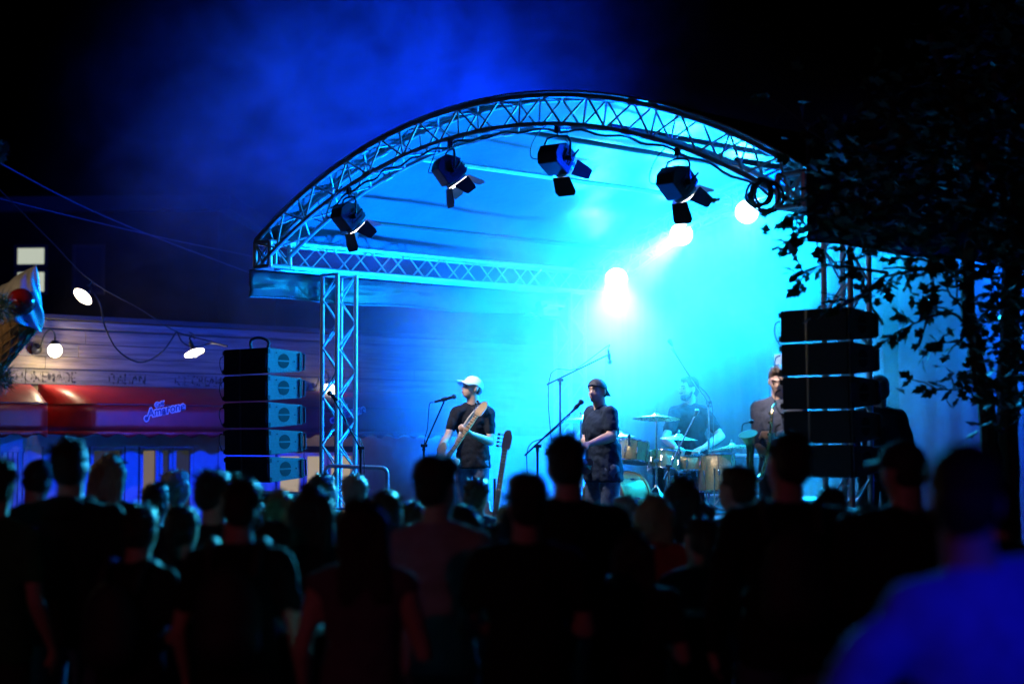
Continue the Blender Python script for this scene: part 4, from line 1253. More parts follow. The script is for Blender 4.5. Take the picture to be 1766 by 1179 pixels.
    if cap:
        cm, back_, tilt = cap
        CM = HM @ Matrix.Rotation(R_(180 if back_ else 0), 4, 'Z') @ Matrix.Translation((0, 0.0 if back_ else -.01, .03)) @ Matrix.Rotation(R_(tilt), 4, 'X')
        n = 24
        prof = [(.093 * math.cos(a), .096 * math.sin(a) - .004) for a in [k * math.pi / 2 / 9 for k in range(10)]]
        prof[-1] = (.0002, prof[-1][1])
        m = MB(); m.lathe(prof, n, CM @ Matrix.Diagonal((.95, 1.14, 1, 1))); c = m.build('cap', cm, root, thick=.003, sharp=60)
        m = MB()
        def bf(a, r):
            an = math.pi * (a * 0.9 + 0.05)
            x = .088 * math.cos(an)
            y0 = .104 * math.sin(an)
            y1 = .06 + .135 * math.sin(an) ** .8
            y = y0 + (max(y1, y0 + .001) - y0) * r
            return Vector((x * (1 - .12 * r), y, .002 - .018 * r - 3.2 * x * x * r - .0 ))
        m.grid(bf, 18, 6, CM); m.build('brim', cm, c, thick=.004)
        m = MB(); m.ell((0, 0, .093), (.009, .009, .005), CM, 10, 6); m.build('button', cm, c)
        for k in range(6):
            a = k * math.pi / 3 + .3
            pts = [CM @ Vector((.0905 * math.cos(t) * math.cos(a) * .97, .0905 * math.cos(t) * math.sin(a) * 1.17, .098 * math.sin(t) - .004)) for t in (0, .3, .6, .9, 1.2, 1.5)]
            m = MB(); m.path(pts, .0018, 4); m.build('seam', cm, c)
    return root, J, HM

def local_of(loc, face):
    rz = math.atan2(-face[0], face[1])
    return (Matrix.Translation(loc) @ Matrix.Rotation(rz, 4, 'Z')).inverted()

TEE = fabric('black_tee', (0.012, 0.014, 0.02))
NAVY = fabric('navy_shirt', (0.016, 0.028, 0.055))
GREYS = fabric('grey_shirt', (0.09, 0.10, 0.14))
CAPW = mat('pale_cap', (0.72, 0.70, 0.66), 0.75, 0, 0.06, 30, 0.15)
CAPB = mat('black_cap', (0.02, 0.025, 0.035), 0.75, 0, 0.2, 30, 0.15)

# ------------------------------------------------------------------ bass player
def on_stage(px, y, dh=0.0):
    p = at(px, 700, y); p.z = FLOOR + dh
    return p
bl = on_stage(815, 19.0); bf_ = Vector((-0.42, -0.90, 0))
I = local_of(bl, bf_)
q = lambda px, py, y: I @ at(px, py, y)
person('bass player in a pale cap and black t-shirt fretting his bass', bl, bf_, 1.82, TEE, DENIM, SKIN, 'short', HAIR_B, 'short', 0.013, True,
       dict(sh_l=q(843, 711, 18.95), el_l=q(846, 762, 18.86), wr_l=q(812, 748, 18.62), fd_l=Vector((.5, .55, .35)), pl_l=Vector((.4, -.6, .6)), cu_l=.75,
            sh_r=q(787, 711, 18.95), el_r=q(772, 753, 18.85), wr_r=q(758, 775, 18.62), fd_r=Vector((-.35, .3, -.85)), pl_r=Vector((-.2, -.9, 0)), cu_r=.45),
       yaw=-34, pitch=13, cap=(CAPW, False, 8), group='musicians on the stage')

def guitar(label, body_c, head_tip, normal, bodym, name='bass_guitar', strings=4, group='guitars on the stage'):
    body_c, head_tip = Vector(body_c), Vector(head_tip)
    xv = (head_tip - body_c); L = xv.length; xv.normalize()
    nv = Vector(normal); nv = (nv - xv * nv.dot(xv)).normalized(); yv = nv.cross(xv)
    root = thing(name, label, 'guitar', body_c, 0, group)
    M = Matrix((xv, yv, nv)).transposed().to_4x4()
    k = L / 0.86
    outl = [(-.25, 0), (-.235, .10), (-.17, .165), (-.08, .16), (-.01, .115), (.06, .115), (.13, .155), (.215, .155), (.235, .12), (.19, .075), (.12, .05), (.115, -.05), (.15, -.08), (.155, -.125), (.10, -.14), (.03, -.115), (-.05, -.12), (-.13, -.165), (-.2, -.14), (-.24, -.08)]
    pts = smooth_path([Vector((a, b, 0)) for a, b in outl + outl[:1]], 3)[:-1]
    m = MB(); n = len(pts)
    vs = [(p.x * k, p.y * k, z * k) for z in (-.022, .022) for p in pts]
    m.add(vs, [tuple(reversed(range(n))), tuple(range(n, 2 * n))] + [(i, (i + 1) % n, n + (i + 1) % n, n + i) for i in range(n)], M)
    m.build('body', bodym, root, bev=.008)
    m = MB(); m.box((.38 * k, 0, .018 * k), (.62 * k, .05 * k, .026 * k), M); nk = m.build('neck', mat('maple', (0.5, 0.33, 0.17), 0.4, 0, 0.15, 9), root, bev=.004)
    for j in range(12):
        fx = .12 + .55 * (1 - 2 ** (-(j + 1) / 8)) / (1 - 2 ** (-12 / 8))
        m = MB(); m.box((fx * k, 0, .032 * k), (.004, .048 * k, .003), M); m.build('fret', CHROME, nk)
    m = MB(); hp = [(.68, -.028), (.70, -.045), (.80, -.052), (.86, -.03), (.865, 0), (.845, .03), (.80, .035), (.74, .042), (.70, .04), (.68, .028)]
    vs = [(a * k, b * k, z * k) for z in (.0, .016) for a, b in hp]; n = len(hp)
    m.add(vs, [tuple(reversed(range(n))), tuple(range(n, 2 * n))] + [(i, (i + 1) % n, n + (i + 1) % n, n + i) for i in range(n)], M); hd = m.build('headstock', MATS['maple'], root, bev=.003)
    for j in range(strings):
        tx = .71 + .035 * j * 4 / strings
        m = MB(); m.tube((tx * k, .03 * k, .008 * k), (tx * k, .07 * k, .008 * k), .005); m.box((tx * k, .082 * k, .008 * k), (.022 * k, .026 * k, .008 * k), M=None); m2 = MB(); m2.add(m.v, m.f, M); m2.build('tuner', CHROME, hd)
        y = (-.017 + .034 * j / (strings - 1)) * k
        m = MB(); m.tube((-.17 * k, y, .034 * k), (.70 * k, y, .03 * k), .0016, n=4); m3 = MB(); m3.add(m.v, m.f, M); m3.build('string', CHROME, root)
    for bx in (-.04, -.12):
        m = MB(); m.box((bx * k, 0, .026 * k), (.03 * k, .08 * k, .012 * k), M); m.build('pickup', BLACK, root, bev=.002)
    m = MB(); m.box((-.185 * k, 0, .026 * k), (.05 * k, .075 * k, .012 * k), M); m.build('bridge', CHROME, root, bev=.002)
    m = MB(); pg = [(.12, .03), (.1, -.11), (.02, -.1), (-.06, -.11), (-.1, -.06), (-.02, .04)]
    vs = [(a * k, b * k, z * k) for z in (.0222, .0245) for a, b in pg]; n = len(pg)
    m.add(vs, [tuple(reversed(range(n))), tuple(range(n, 2 * n))] + [(i, (i + 1) % n, n + (i + 1) % n, n + i) for i in range(n)], M); m.build('pickguard', mat('pickguard_white', (0.7, 0.68, 0.62), 0.35), root)
    return root, M
SUNB = mat('pale_guitar_body', (0.66, 0.55, 0.40), 0.25, 0, 0.12, 4)
bc, bh = at(764, 803, 18.52), at(838, 693, 18.62)
guitar('pale bass guitar held by the player in the cap', bc, bh, Vector((-.25, -.95, .1)), SUNB)
m = MB(); m.path(smooth_path([bc + (bh - bc) * .25 + Vector((0, .03, 0)), at(800, 735, 18.7), at(822, 706, 18.72), at(835, 700, 18.95), at(828, 720, 19.25), at(790, 770, 19.2), bc + Vector((-.1, .1, .05))], 6), 0.018, 6)
tag(m.build('guitar_strap', mat('strap_leather', (0.35, 0.3, 0.26), 0.6), None), 'pale strap over the shoulder of the bass player', 'strap')
_g, _M = guitar('spare bass guitar resting upright on its stand beside the bass player', at(853, 905, 17.6), at(877, 742, 17.7), Vector((-.3, -.9, .3)), SUNB)
sp = at(853, 905, 17.6); sp.z = FLOOR
st = thing('guitar_stand', 'black tubular stand holding the spare bass guitar', 'stand', sp, 0)
for dx, dy in ((-.2, -.12), (.2, -.12), (0, .25)):
    m = MB(); m.tube((0, .08, .5), (dx, dy, .01), .012); m.build('leg', BLACKM, st)
m = MB(); m.tube((0, .08, .45), (0, .1, .8), .012); m.build('post', BLACKM, st)

# ------------------------------------------------------------------ microphone stands
MICM = mat('mic_grille', (0.10, 0.10, 0.11), 0.35, 0.8, 0.3, 90, 0.4)
def mic_stand(label, joint, boom_a, boom_b, mic_a=None, mic_b=None, floor=FLOOR, light=False, weight=True):
    j = Vector(joint); base = Vector((j.x, j.y, floor))
    root = thing('microphone_stand', label, 'microphone stand', base, 0, 'microphone stands on the stage')
    mm = CHROME if light else BLACKM
    m = MB(); m.tube((0, 0, .05), j - base, .011, n=8); m.build('pole', mm, root)
    m = MB(); m.tube(Vector(boom_a) - base, Vector(boom_b) - base, .0085, n=8); m.build('boom', mm, root)
    m = MB(); m.tube(j - base - Vector((.03, 0, 0)), j - base + Vector((.035, 0, 0)), .016, n=10); m.tube(j - base - Vector((0, 0, .05)), j - base + Vector((0, 0, .01)), .015, n=10); m.build('clutch', BLACKM, root)
    for k in range(3):
        a = k * 2.094 + .4
        m = MB(); m.tube((0, 0, .1), (.28 * math.cos(a), .28 * math.sin(a), .012), .009, n=6); m.build('leg', mm, root)
    if mic_a is not None:
        a, b = Vector(mic_a) - base, Vector(mic_b) - base
        d = (b - a).normalized()
        mp = MB(); mp.tube(a, b - d * .035, .011, .0165, n=14); mic = mp.build('microphone', BLACKM, root)
        m = MB(); m.ell(b - d * .012, .026, n=16, m=10); m.build('grille', MICM, mic)
        m = MB(); m.tube(a.lerp(b, .35), a.lerp(b, .6), .02, n=12); m.build('clip', BLACK, mic)
        e = Vector(boom_a) - base
        c = a.lerp(e, .5) + Vector((-.01, 0, -.02))
        m = MB(); m.path(smooth_path([a - d * .01, a - d * .05 + Vector((0, 0, -.015)), c, e + Vector((0.015, 0, 0)), Vector((.02, 0, .2))], 5), .0045, 5); m.build('cable', RUBBER, root)
    return root
mic_stand('microphone stand in front of the bass player', at(731, 768, 18.2), at(729, 776, 18.2), at(766, 692, 18.25), at(749, 693, 18.25), at(785, 683, 18.25))
mic_stand('boom stand with the microphone at the mouth of the singer', at(927, 769, 16.6), at(905, 785, 16.55), at(992, 704, 16.7), at(985, 711, 16.7), at(1004, 691, 16.73))
mic_stand('overhead boom stand with hanging microphone behind the singer', at(966, 655, 19.2), at(943, 663, 19.2), at(1048, 612, 19.3), at(1049, 602, 19.3), at(1052, 626, 19.3))
mic_stand('thin bright boom slanting across the head of the drummer', at(1222, 694, 19.9), at(1226, 702, 19.9), at(1157, 601, 19.5), at(1160, 597, 19.5), at(1154, 586, 19.5), FLOOR + .39, True)
mic_stand('bright crossed boom stand standing in front of the drum kit', at(1153, 803, 18.9), at(1145, 826, 18.9), at(1199, 715, 19.0), at(1197, 719, 19.0), at(1203, 707, 19.0), FLOOR + .39, True)
mic_stand('empty microphone stand rising beside the lit lattice tower', at(622, 772, 17.6), at(624, 778, 17.6), at(574, 684, 17.5), at(582, 690, 17.5), at(567, 676, 17.5))

# ------------------------------------------------------------------ singer
sl = on_stage(1040, 17.20); sf = Vector((-0.86, -0.52, 0))
I = local_of(sl, sf); q = lambda px, py, y: I @ at(px, py, y)
person('singer in a backwards black cap leaning into the microphone', sl, sf, 1.73, NAVY, DENIM, SKIN_D, 'short', HAIR_D, 'short', 0.012, True,
       dict(sh_l=q(1052, 712, 17.03), el_l=q(1056, 752, 16.97), wr_l=q(1015, 766, 16.83), fd_l=Vector((0, 1, -.1)), pl_l=Vector((.3, 0, -1)), cu_l=.6,
            sh_r=q(1020, 712, 17.35), el_r=q(1012, 760, 17.35), wr_r=q(992, 775, 17.05), fd_r=Vector((.2, .8, -.3)), pl_r=Vector((-.3, 0, -1)), cu_r=.6),
       yaw=20, pitch=3, cap=(CAPB, True, -14), group='musicians on the stage', build=1.22, hem=.06, lean=.06)
guitar('electric guitar held low by the singer', at(1003, 800, 16.80), at(940, 775, 16.60), Vector((-.45, -.85, .2)), mat('red_guitar_body', (0.25, 0.05, 0.03), 0.25), 'electric_guitar', 6)

# ------------------------------------------------------------------ drum kit
RF = FLOOR + .39
SPARK = mat('gold_sparkle', (0.50, 0.36, 0.16), 0.3, 0.55, 0.5, 160, 0.2)
HEADM = mat('drum_head', (0.7, 0.7, 0.68), 0.5, 0, 0.05, 8)
kit_base = at(1130, 900, 19.5); kit_base.z = RF
def drum(label, c, axis, r, depth, legs=False, kick=False):
    c = Vector(c); ax = Vector(axis).normalized()
    base = Vector((c.x, c.y, RF))
    root = thing('drum', label, 'drum', base, 0, 'drums of the kit')
    F = frame_of(ax).to_4x4(); F.translation = c - base
    m = MB(); m.lathe([(r * .97, -depth / 2), (r * .985, -depth / 2 + .004), (r * .985, depth / 2 - .004), (r * .97, depth / 2)], 32, F); m.build('shell', SPARK, root)
    for z in (-1, 1):
        m = MB(); m.lathe([(.0001, 0), (r * .95, 0), (r * .96, .004 * z), (.0001, .005 * z)], 32, F @ Matrix.Translation((0, 0, z * (depth / 2 + .002)))); m.build('head', HEADM if not kick else mat('kick_head', (0.09, 0.10, 0.11), 0.35), root)
        m = MB(); w = .018 if not kick else .035
        m.lathe([(r * .985, -w / 2), (r * 1.03, -w / 2), (r * 1.03, w / 2), (r * .985, w / 2), (r * .985, -w / 2)], 32, F @ Matrix.Translation((0, 0, z * depth / 2))); m.build('hoop', CHROME if not kick else SPARK, root)
    for k in range(8):
        a = k * math.pi / 4
        p = Vector((r * 1.02 * math.cos(a), r * 1.02 * math.sin(a), 0))
        m = MB(); m.tube(F @ (p + Vector((0, 0, -depth / 2))), F @ (p + Vector((0, 0, depth / 2))), .004, n=5)
        m.build('tension_rod', CHROME, root)
        m = MB(); m.box(p, (.022, .022, min(.06, depth * .5)), F @ Matrix.Identity(4)); m.build('lug', CHROME, root, bev=.003)
    if legs:
        for k in range(3):
            a = k * 2.094 + .3
            pb = Vector((r * 1.05 * math.cos(a), r * 1.05 * math.sin(a), 0))
            m = MB(); m.tube(Vector((pb.x, pb.y, (c - base).z + .05)), Vector((pb.x * 1.1, pb.y * 1.1, .005)), .008); m.build('leg', CHROME, root)
    return root
drum('large bass drum with dark front head at the feet of the singer', at(1064, 858, 19.25), Vector((-.66, -.72, .02)), .27, .42, kick=True)
for dx in (-.33, .33):
    pass
drum('gold sparkle rack tom on the left of the kit', at(1093, 779, 19.35), Vector((.12, .16, 1)), .155, .21)
drum('pale rack tom in the middle of the kit', at(1143, 797, 19.45), Vector((.05, .3, 1)), .155, .19)
drum('snare drum under the hands of the drummer', at(1188, 800, 19.75), Vector((.02, .1, 1)), .18, .15, legs=True)
drum('floor tom standing beside the drummer', at(1236, 815, 19.7), Vector((-.05, .05, 1)), .2, .38, legs=True)
BRASS = mat('cymbal_brass', (0.66, 0.55, 0.30), 0.28, 0.9, 0.12, 30, 0.1)
def cymbal(label, c, axis, r, hat=False):
    c = Vector(c); base = Vector((c.x, c.y, RF))
    root = thing('cymbal', label, 'cymbal', base, 0, 'cymbals of the kit')
    F = frame_of(axis).to_4x4(); F.translation = c - base
    pr = [(.006, .028), (.03, .024), (.045, .008), (.06, 0), (r * .6, -.012), (r, -.03), (r, -.032), (r * .6, -.015), (.045, .004), (.006, .024)]
    m = MB(); m.lathe(pr, 40, F); m.build('plate', BRASS, root)
    if hat:
        m = MB(); m.lathe([(a, -b - .07) for a, b in pr], 40, F); m.build('plate', BRASS, root)
    m = MB(); m.tube((0, 0, .3), F.translation + Vector((0, 0, .0)), .012, n=8); m.tube(F.translation - Vector((0, 0, .02)), F.translation + Vector((0, 0, .075)), .006, n=6); m.build('stand_pole', CHROME, root)
    m = MB(); m.ell(F.translation + Vector((0, 0, .045)), (.016, .016, .02), None, 10, 6); m.build('wing_nut', CHROME, root)
    m = MB(); m.tube(F.translation * .55 + Vector((-.03, 0, 0)), F.translation * .55 + Vector((.03, 0, 0)), .02, n=10); m.build('height_clamp', CHROME, root)
    for k in range(3):
        a = k * 2.094 + 1
        m = MB(); m.tube((0, 0, .32), (.26 * math.cos(a), .26 * math.sin(a), .01), .009, n=6); m.build('leg', CHROME, root)
cymbal('wide crash cymbal level with the chest of the drummer', at(1132, 717, 19.3), Vector((.02, .1, 1)), .245)
cymbal('cymbal in front of the right arm of the drummer', at(1171, 752, 19.5), Vector((.05, -.04, 1)), .195)
cymbal('crash cymbal half hidden behind the singer', at(1002, 720, 19.4), Vector((-.02, .05, 1)), .22)
cymbal('pair of hi-hat cymbals beside the left rack tom', at(1068, 748, 19.6), Vector((0, .03, 1)), .18, True)
cymbal('low ride cymbal to the right of the drummer', at(1262, 768, 19.6), Vector((-.1, .05, 1)), .25)
# clip microphone on the tom
m = MB(); p = at(1085, 752, 19.2); m.tube(p, p + Vector((0, 0, -.1)), .013); m.ell(p, (.018, .018, .028))
tag(m.build('drum_microphone', BLACKM, None), 'short drum microphone clipped to the gold rack tom', 'microphone')

# ------------------------------------------------------------------ drummer
dl = at(1188, 700, 20.25); dl.z = RF
df = Vector((-0.35, -0.93, 0))
I = local_of(dl, df); q = lambda px, py, y: I @ at(px, py, y)
person('bearded drummer in a black t-shirt seated behind the kit', dl, df, 1.84, TEE, TROUS, SKIN, 'short', HAIR_D, 'short', 0.013, True,
       dict(hip_r=Vector((.1, 0, .56)), hip_l=Vector((-.1, 0, .56)), knee_r=Vector((.2, .42, .56)), knee_l=Vector((-.2, .42, .56)), ank_r=Vector((.22, .5, .1)), ank_l=Vector((-.22, .42, .1)),
            sh_l=q(1218, 716, 20.2), el_l=q(1243, 752, 20.1), wr_l=q(1212, 773, 19.95), fd_l=Vector((.75, .3, -.2)), pl_l=Vector((.1, -.2, -1)), cu_l=.9,
            sh_r=q(1163, 716, 20.2), el_r=q(1148, 756, 20.0), wr_r=q(1166, 772, 19.85), fd_r=Vector((-.6, .4, -.1)), pl_r=Vector((0, 0, -1)), cu_r=.9),
       dz=-.38, yaw=-38, pitch=2, beard=True, group='musicians on the stage', build=1.12)
st = thing('drum_throne', 'round drum stool under the drummer', 'stool', dl, 0)
m = MB(); m.lathe([(.17, .40), (.18, .42), (.175, .455), (.0001, .46)], 24); m.build('seat', BLACK, st)
for k in range(3):
    m = MB(); m.tube((0, 0, .38), (.22 * math.cos(k * 2.1), .22 * math.sin(k * 2.1), .01), .012); m.build('leg', CHROME, st)
for lb, a, b in (('drumstick in the left hand of the drummer', at(1206, 779, 19.9), at(1140, 770, 19.5)), ('drumstick in the right hand of the drummer', at(1168, 776, 19.75), at(1150, 800, 19.4))):
    m = MB(); m.tube(a, b, .008, .005); tag(m.build('drumstick', MATS['maple'], None), lb, 'drumstick', 'drumsticks')
m = MB(); m.ell(at(1233, 757, 20.05), (.03, .03, .014)); tag(m.build('wristband', BLACK, None), 'black band on the left wrist of the drummer', 'wristband')

# ------------------------------------------------------------------ saxophone player
xl = on_stage(1343, 16.0); xf = Vector((-0.35, -0.94, 0))
I = local_of(xl, xf); q = lambda px, py, y: I @ at(px, py, y)
person('saxophone player in a grey shirt half hidden by the black speaker stack', xl, xf, 1.79, GREYS, TROUS, SKIN, 'short', HAIR_B, 'long', 0.013, True,
       dict(el_r=q(1306, 742, 15.95), wr_r=q(1306, 768, 15.72), fd_r=Vector((-.5, .3, -.4)), pl_r=Vector((-.4, -.6, 0)), cu_r=.8,
            el_l=q(1378, 742, 15.9), wr_l=q(1338, 752, 15.7), fd_l=Vector((.7, .2, .1)), pl_l=Vector((.2, -.6, 0)), cu_l=.8),
       yaw=8, pitch=-16, group='musicians on the stage')
SAXM = mat('sax_brass', (0.7, 0.48, 0.22), 0.22, 1.0, 0.1, 10)
sxb = at(1318, 780, 15.62)
sx = thing('saxophone', 'brass saxophone in the hands of the man in grey', 'saxophone', sxb, 0)
pts = smooth_path([at(1338, 695, 15.8) - sxb, at(1332, 705, 15.72) - sxb, at(1330, 735, 15.66) - sxb, at(1325, 780, 15.62) - sxb, at(1315, 818, 15.58) - sxb, at(1302, 826, 15.5) - sxb, at(1294, 805, 15.46) - sxb, at(1294, 770, 15.44) - sxb, at(1290, 748, 15.4) - sxb], 6)
n = len(pts)
m = MB(); m.path(pts, [.008 + .03 * (i / n) + (.055 * max(0, (i / n - .82) / .18) ** 2) for i in range(n)], 16); m.build('tube', SAXM, sx)
for i in range(8, n - 16, 3):
    m = MB(); m.lathe([(.014, 0), (.014, .008), (.0001, .01)], 10, Matrix.Translation(pts[i] + Vector((-.02, -.03, 0))) @ Matrix.Rotation(R_(75), 4, 'X')); m.build('key', SAXM, sx)
m = MB(); m.path(smooth_path([pts[-1] + Vector((-.05, 0, .02)), pts[-1] + Vector((-.04, 0, .08)), pts[-1] + Vector((.02, 0, .1))], 5), .006, 5); m.ell(pts[-1] + Vector((.03, 0, .1)), (.02, .015, .015)); m.build('clip_microphone', BLACKM, sx)
# pale panel and crew member behind the stack
bp = at(1337, 640, 18.2); bp.z = FLOOR
pb = thing('display_panel', 'narrow pale panel standing behind the saxophone player', 'panel', bp, RZ)
m = MB(); m.box((0.05, 0, 1.01), (.1, .04, 2.0)); m.build('board', mat('pale_panel', (0.75, 0.75, 0.72), 0.5), pb, bev=.004)
m = MB(); m.box((0.05, 0, .015), (.3, .3, .03)); m.build('foot', BLACKM, pb)
cl = at(1516, 700, 15.2); cl.z = FLOOR
person('crew member in a dark jacket behind the black speaker stack', cl, Vector((-.3, .9, 0)), 1.68, fabric('dark_jacket', (0.02, 0.022, 0.03)), TROUS, SKIN, 'short', HAIR_D, 'long', 0.016, False, group='people beside the stage', build=1.1)

# small status lights of the amplifiers
rk = S(1.0, DEPTH - .4, FLOOR)

# ================================================================== audience
CROWD = [
 # px, top row, distance, hair, hair material, shirt colour, sleeve, label, yaw, extra
 (124, 757, 8.9, 'short', 'D', (.012, .012, .014), 'long', 'tall short haired man in a black jacket in front of the pavilion windows', 15, {}),
 (977, 750, 8.2, 'short', 'D', (.012, .012, .014), 'short', 'tall man in black whose head covers the legs of the singer', 0, {}),
 (1357, 748, 7.9, 'short', 'D', (.012, .012, .015), 'long', 'tall man in black directly below the black speaker stack', 20, {}),
 (1553, 757, 7.7, 'short', 'D', (.014, .014, .016), 'long', 'dark figure standing between the speaker stack and the tree', 25, {}),
 (757, 793, 8.1, 'puff', 'D', (.34, .20, .26), 'short', 'man with voluminous dark hair and a dusky pink shirt', -25, {}),
 (416, 825, 7.6, 'short', 'D', (.012, .012, .014), 'short', 'person in a black top and pale trousers below the left speaker stack', 10, {'tr': (.42, .38, .5)}),
 (372, 812, 9.2, 'short', 'D', (.02, .02, .025), 'short', 'dark haired head just behind the person in pale trousers', -20, {}),
 (626, 862, 7.3, 'long', 'D', (.12, .09, .12), 'none', 'woman with long dark hair and bare shoulders', 10, {}),
 (668, 848, 9.0, 'short', 'B', (.22, .04, .07), 'short', 'person in dark red close behind the bare shouldered woman', -10, {}),
 (908, 822, 7.6, 'puff', 'D', (.014, .014, .016), 'short', 'dark curly haired person left of the tall man in black', 5, {}),
 (540, 838, 8.4, 'long', 'D', (.015, .015, .02), 'short', 'woman with long straight dark hair beside the tower foot', 0, {}),
 (606, 818, 11.2, 'short', 'G', (.10, .12, .14), 'short', 'grey haired man with cyan rim light near the stair rail', 20, {}),
 (558, 820, 11.8, 'short', 'B', (.06, .07, .08), 'short', 'brown haired man left of the grey haired man', -15, {}),
 (487, 848, 9.8, 'shoulder', 'L', (.10, .10, .12), 'short', 'blonde woman with cyan lit hair below the left cabinets', 25, {}),
 (824, 826, 12.2, 'short', 'B', (.05, .05, .12), 'short', 'distant man in blue below the bass player', -30, {}),
 (1084, 856, 11.5, 'short', 'G', (.08, .09, .12), 'short', 'grey haired person below the bass drum', 15, {}),
 (1127, 852, 9.6, 'long', 'L', (.42, .04, .03), 'short', 'blonde woman with long hair in a dark red top', 5, {}),
 (1177, 823, 10.8, 'shoulder', 'D', (.02, .02, .025), 'short', 'dark haired woman below the drum kit', -10, {}),
 (1267, 805, 9.6, 'short', 'B', (.03, .02, .05), 'short', 'man turning his head in profile below the drummer', 55, {}),
 (187, 785, 11.6, 'shoulder', 'L', (.05, .06, .07), 'short', 'fair haired woman behind the tall man by the windows', 15, {}),
 (302, 812, 12.6, 'short', 'G', (.08, .08, .12), 'short', 'far grey haired man in front of the blue lit doors', -25, {}),
 (262, 834, 10.8, 'short', 'D', (.02, .02, .03), 'short', 'short dark haired person below the lit doors', 20, {}),
 (60, 790, 10.2, 'short', 'D', (.02, .02, .02), 'long', 'dark figure left of the tall man by the windows', 10, {}),
 (-2, 792, 8.6, 'short', 'D', (.03, .16, .06), 'short', 'person in a green shirt cut by the left edge', 20, {}),
 (1432, 842, 9.4, 'short', 'D', (.015, .015, .018), 'short', 'shorter dark figure just right of the tall man under the speakers', -15, {}),
 (1492, 870, 8.8, 'tail', 'D', (.02, .015, .025), 'short', 'woman with a ponytail in the shade of the tree', 15, {}),
 (1635, 880, 8.2, 'bun', 'D', (.02, .015, .03), 'short', 'woman with a hair bun before the tree trunk', 10, {}),
 (1725, 830, 7.8, 'short', 'D', (.012, .012, .014), 'long', 'dark man at the right edge below the tree', 5, {}),
 (712, 868, 11.0, 'shoulder', 'B', (.04, .05, .07), 'short', 'brown haired woman under the microphone of the bass player', 0, {}),
 (868, 872, 12.0, 'short', 'L', (.08, .09, .1), 'short', 'fair haired person below the spare guitar', 20, {}),
 (1218, 868, 12.2, 'short', 'B', (.10, .10, .10), 'short', 'brown haired man below the floor tom', -20, {}),
 (92, 862, 11.4, 'shoulder', 'B', (.02, .02, .03), 'short', 'brown haired woman in the gap below the slatted window', 10, {}),
 (160, 868, 10.4, 'short', 'D', (.015, .015, .02), 'short', 'dark head at the right shoulder of the man by the windows', -15, {}),
 (232, 872, 8.0, 'short', 'D', (.012, .012, .015), 'short', 'dark figure before the lit doors', 10, {}),
 (318, 872, 8.6, 'tail', 'D', (.015, .015, .02), 'short', 'ponytail woman left of the person in pale trousers', 0, {}),
 (585, 882, 9.4, 'short', 'B', (.02, .02, .03), 'short', 'brown head between the two long haired women', 10, {}),
 (802, 872, 9.0, 'shoulder', 'D', (.03, .02, .03), 'short', 'woman right of the man with voluminous hair', -20, {}),
 (850, 905, 10.4, 'short', 'D', (.02, .02, .03), 'short', 'low dark head below the spare guitar neck', 10, {}),
 (1040, 880, 9.4, 'short', 'D', (.015, .015, .02), 'short', 'dark head at the right shoulder of the tall man in black', 0, {}),
 (1205, 890, 8.6, 'tail', 'D', (.015, .015, .02), 'short', 'dark ponytail below the snare drum', 15, {}),
 (1310, 880, 10.2, 'short', 'B', (.02, .02, .03), 'short', 'brown head left of the tall man under the speakers', 10, {}),
 (1090, 915, 8.0, 'shoulder', 'D', (.015, .012, .018), 'short', 'shorter dark haired woman before the blonde woman in red', 0, {}),
 (700, 905, 8.2, 'short', 'D', (.03, .015, .022), 'short', 'dark head at the left shoulder of the man in dusky pink', 15, {}),
 (470, 900, 8.2, 'short', 'D', (.012, .012, .016), 'long', 'dark figure right of the person in pale trousers', -10, {}),
 (440, 862, 11.6, 'tail', 'B', (.05, .05, .08), 'short', 'brown ponytail woman below the lowest left cabinet', 10, {}),
]
HM_ = {'D': HAIR_D, 'B': HAIR_B, 'L': HAIR_L, 'G': HAIR_G}
rc_ = random.Random(5)
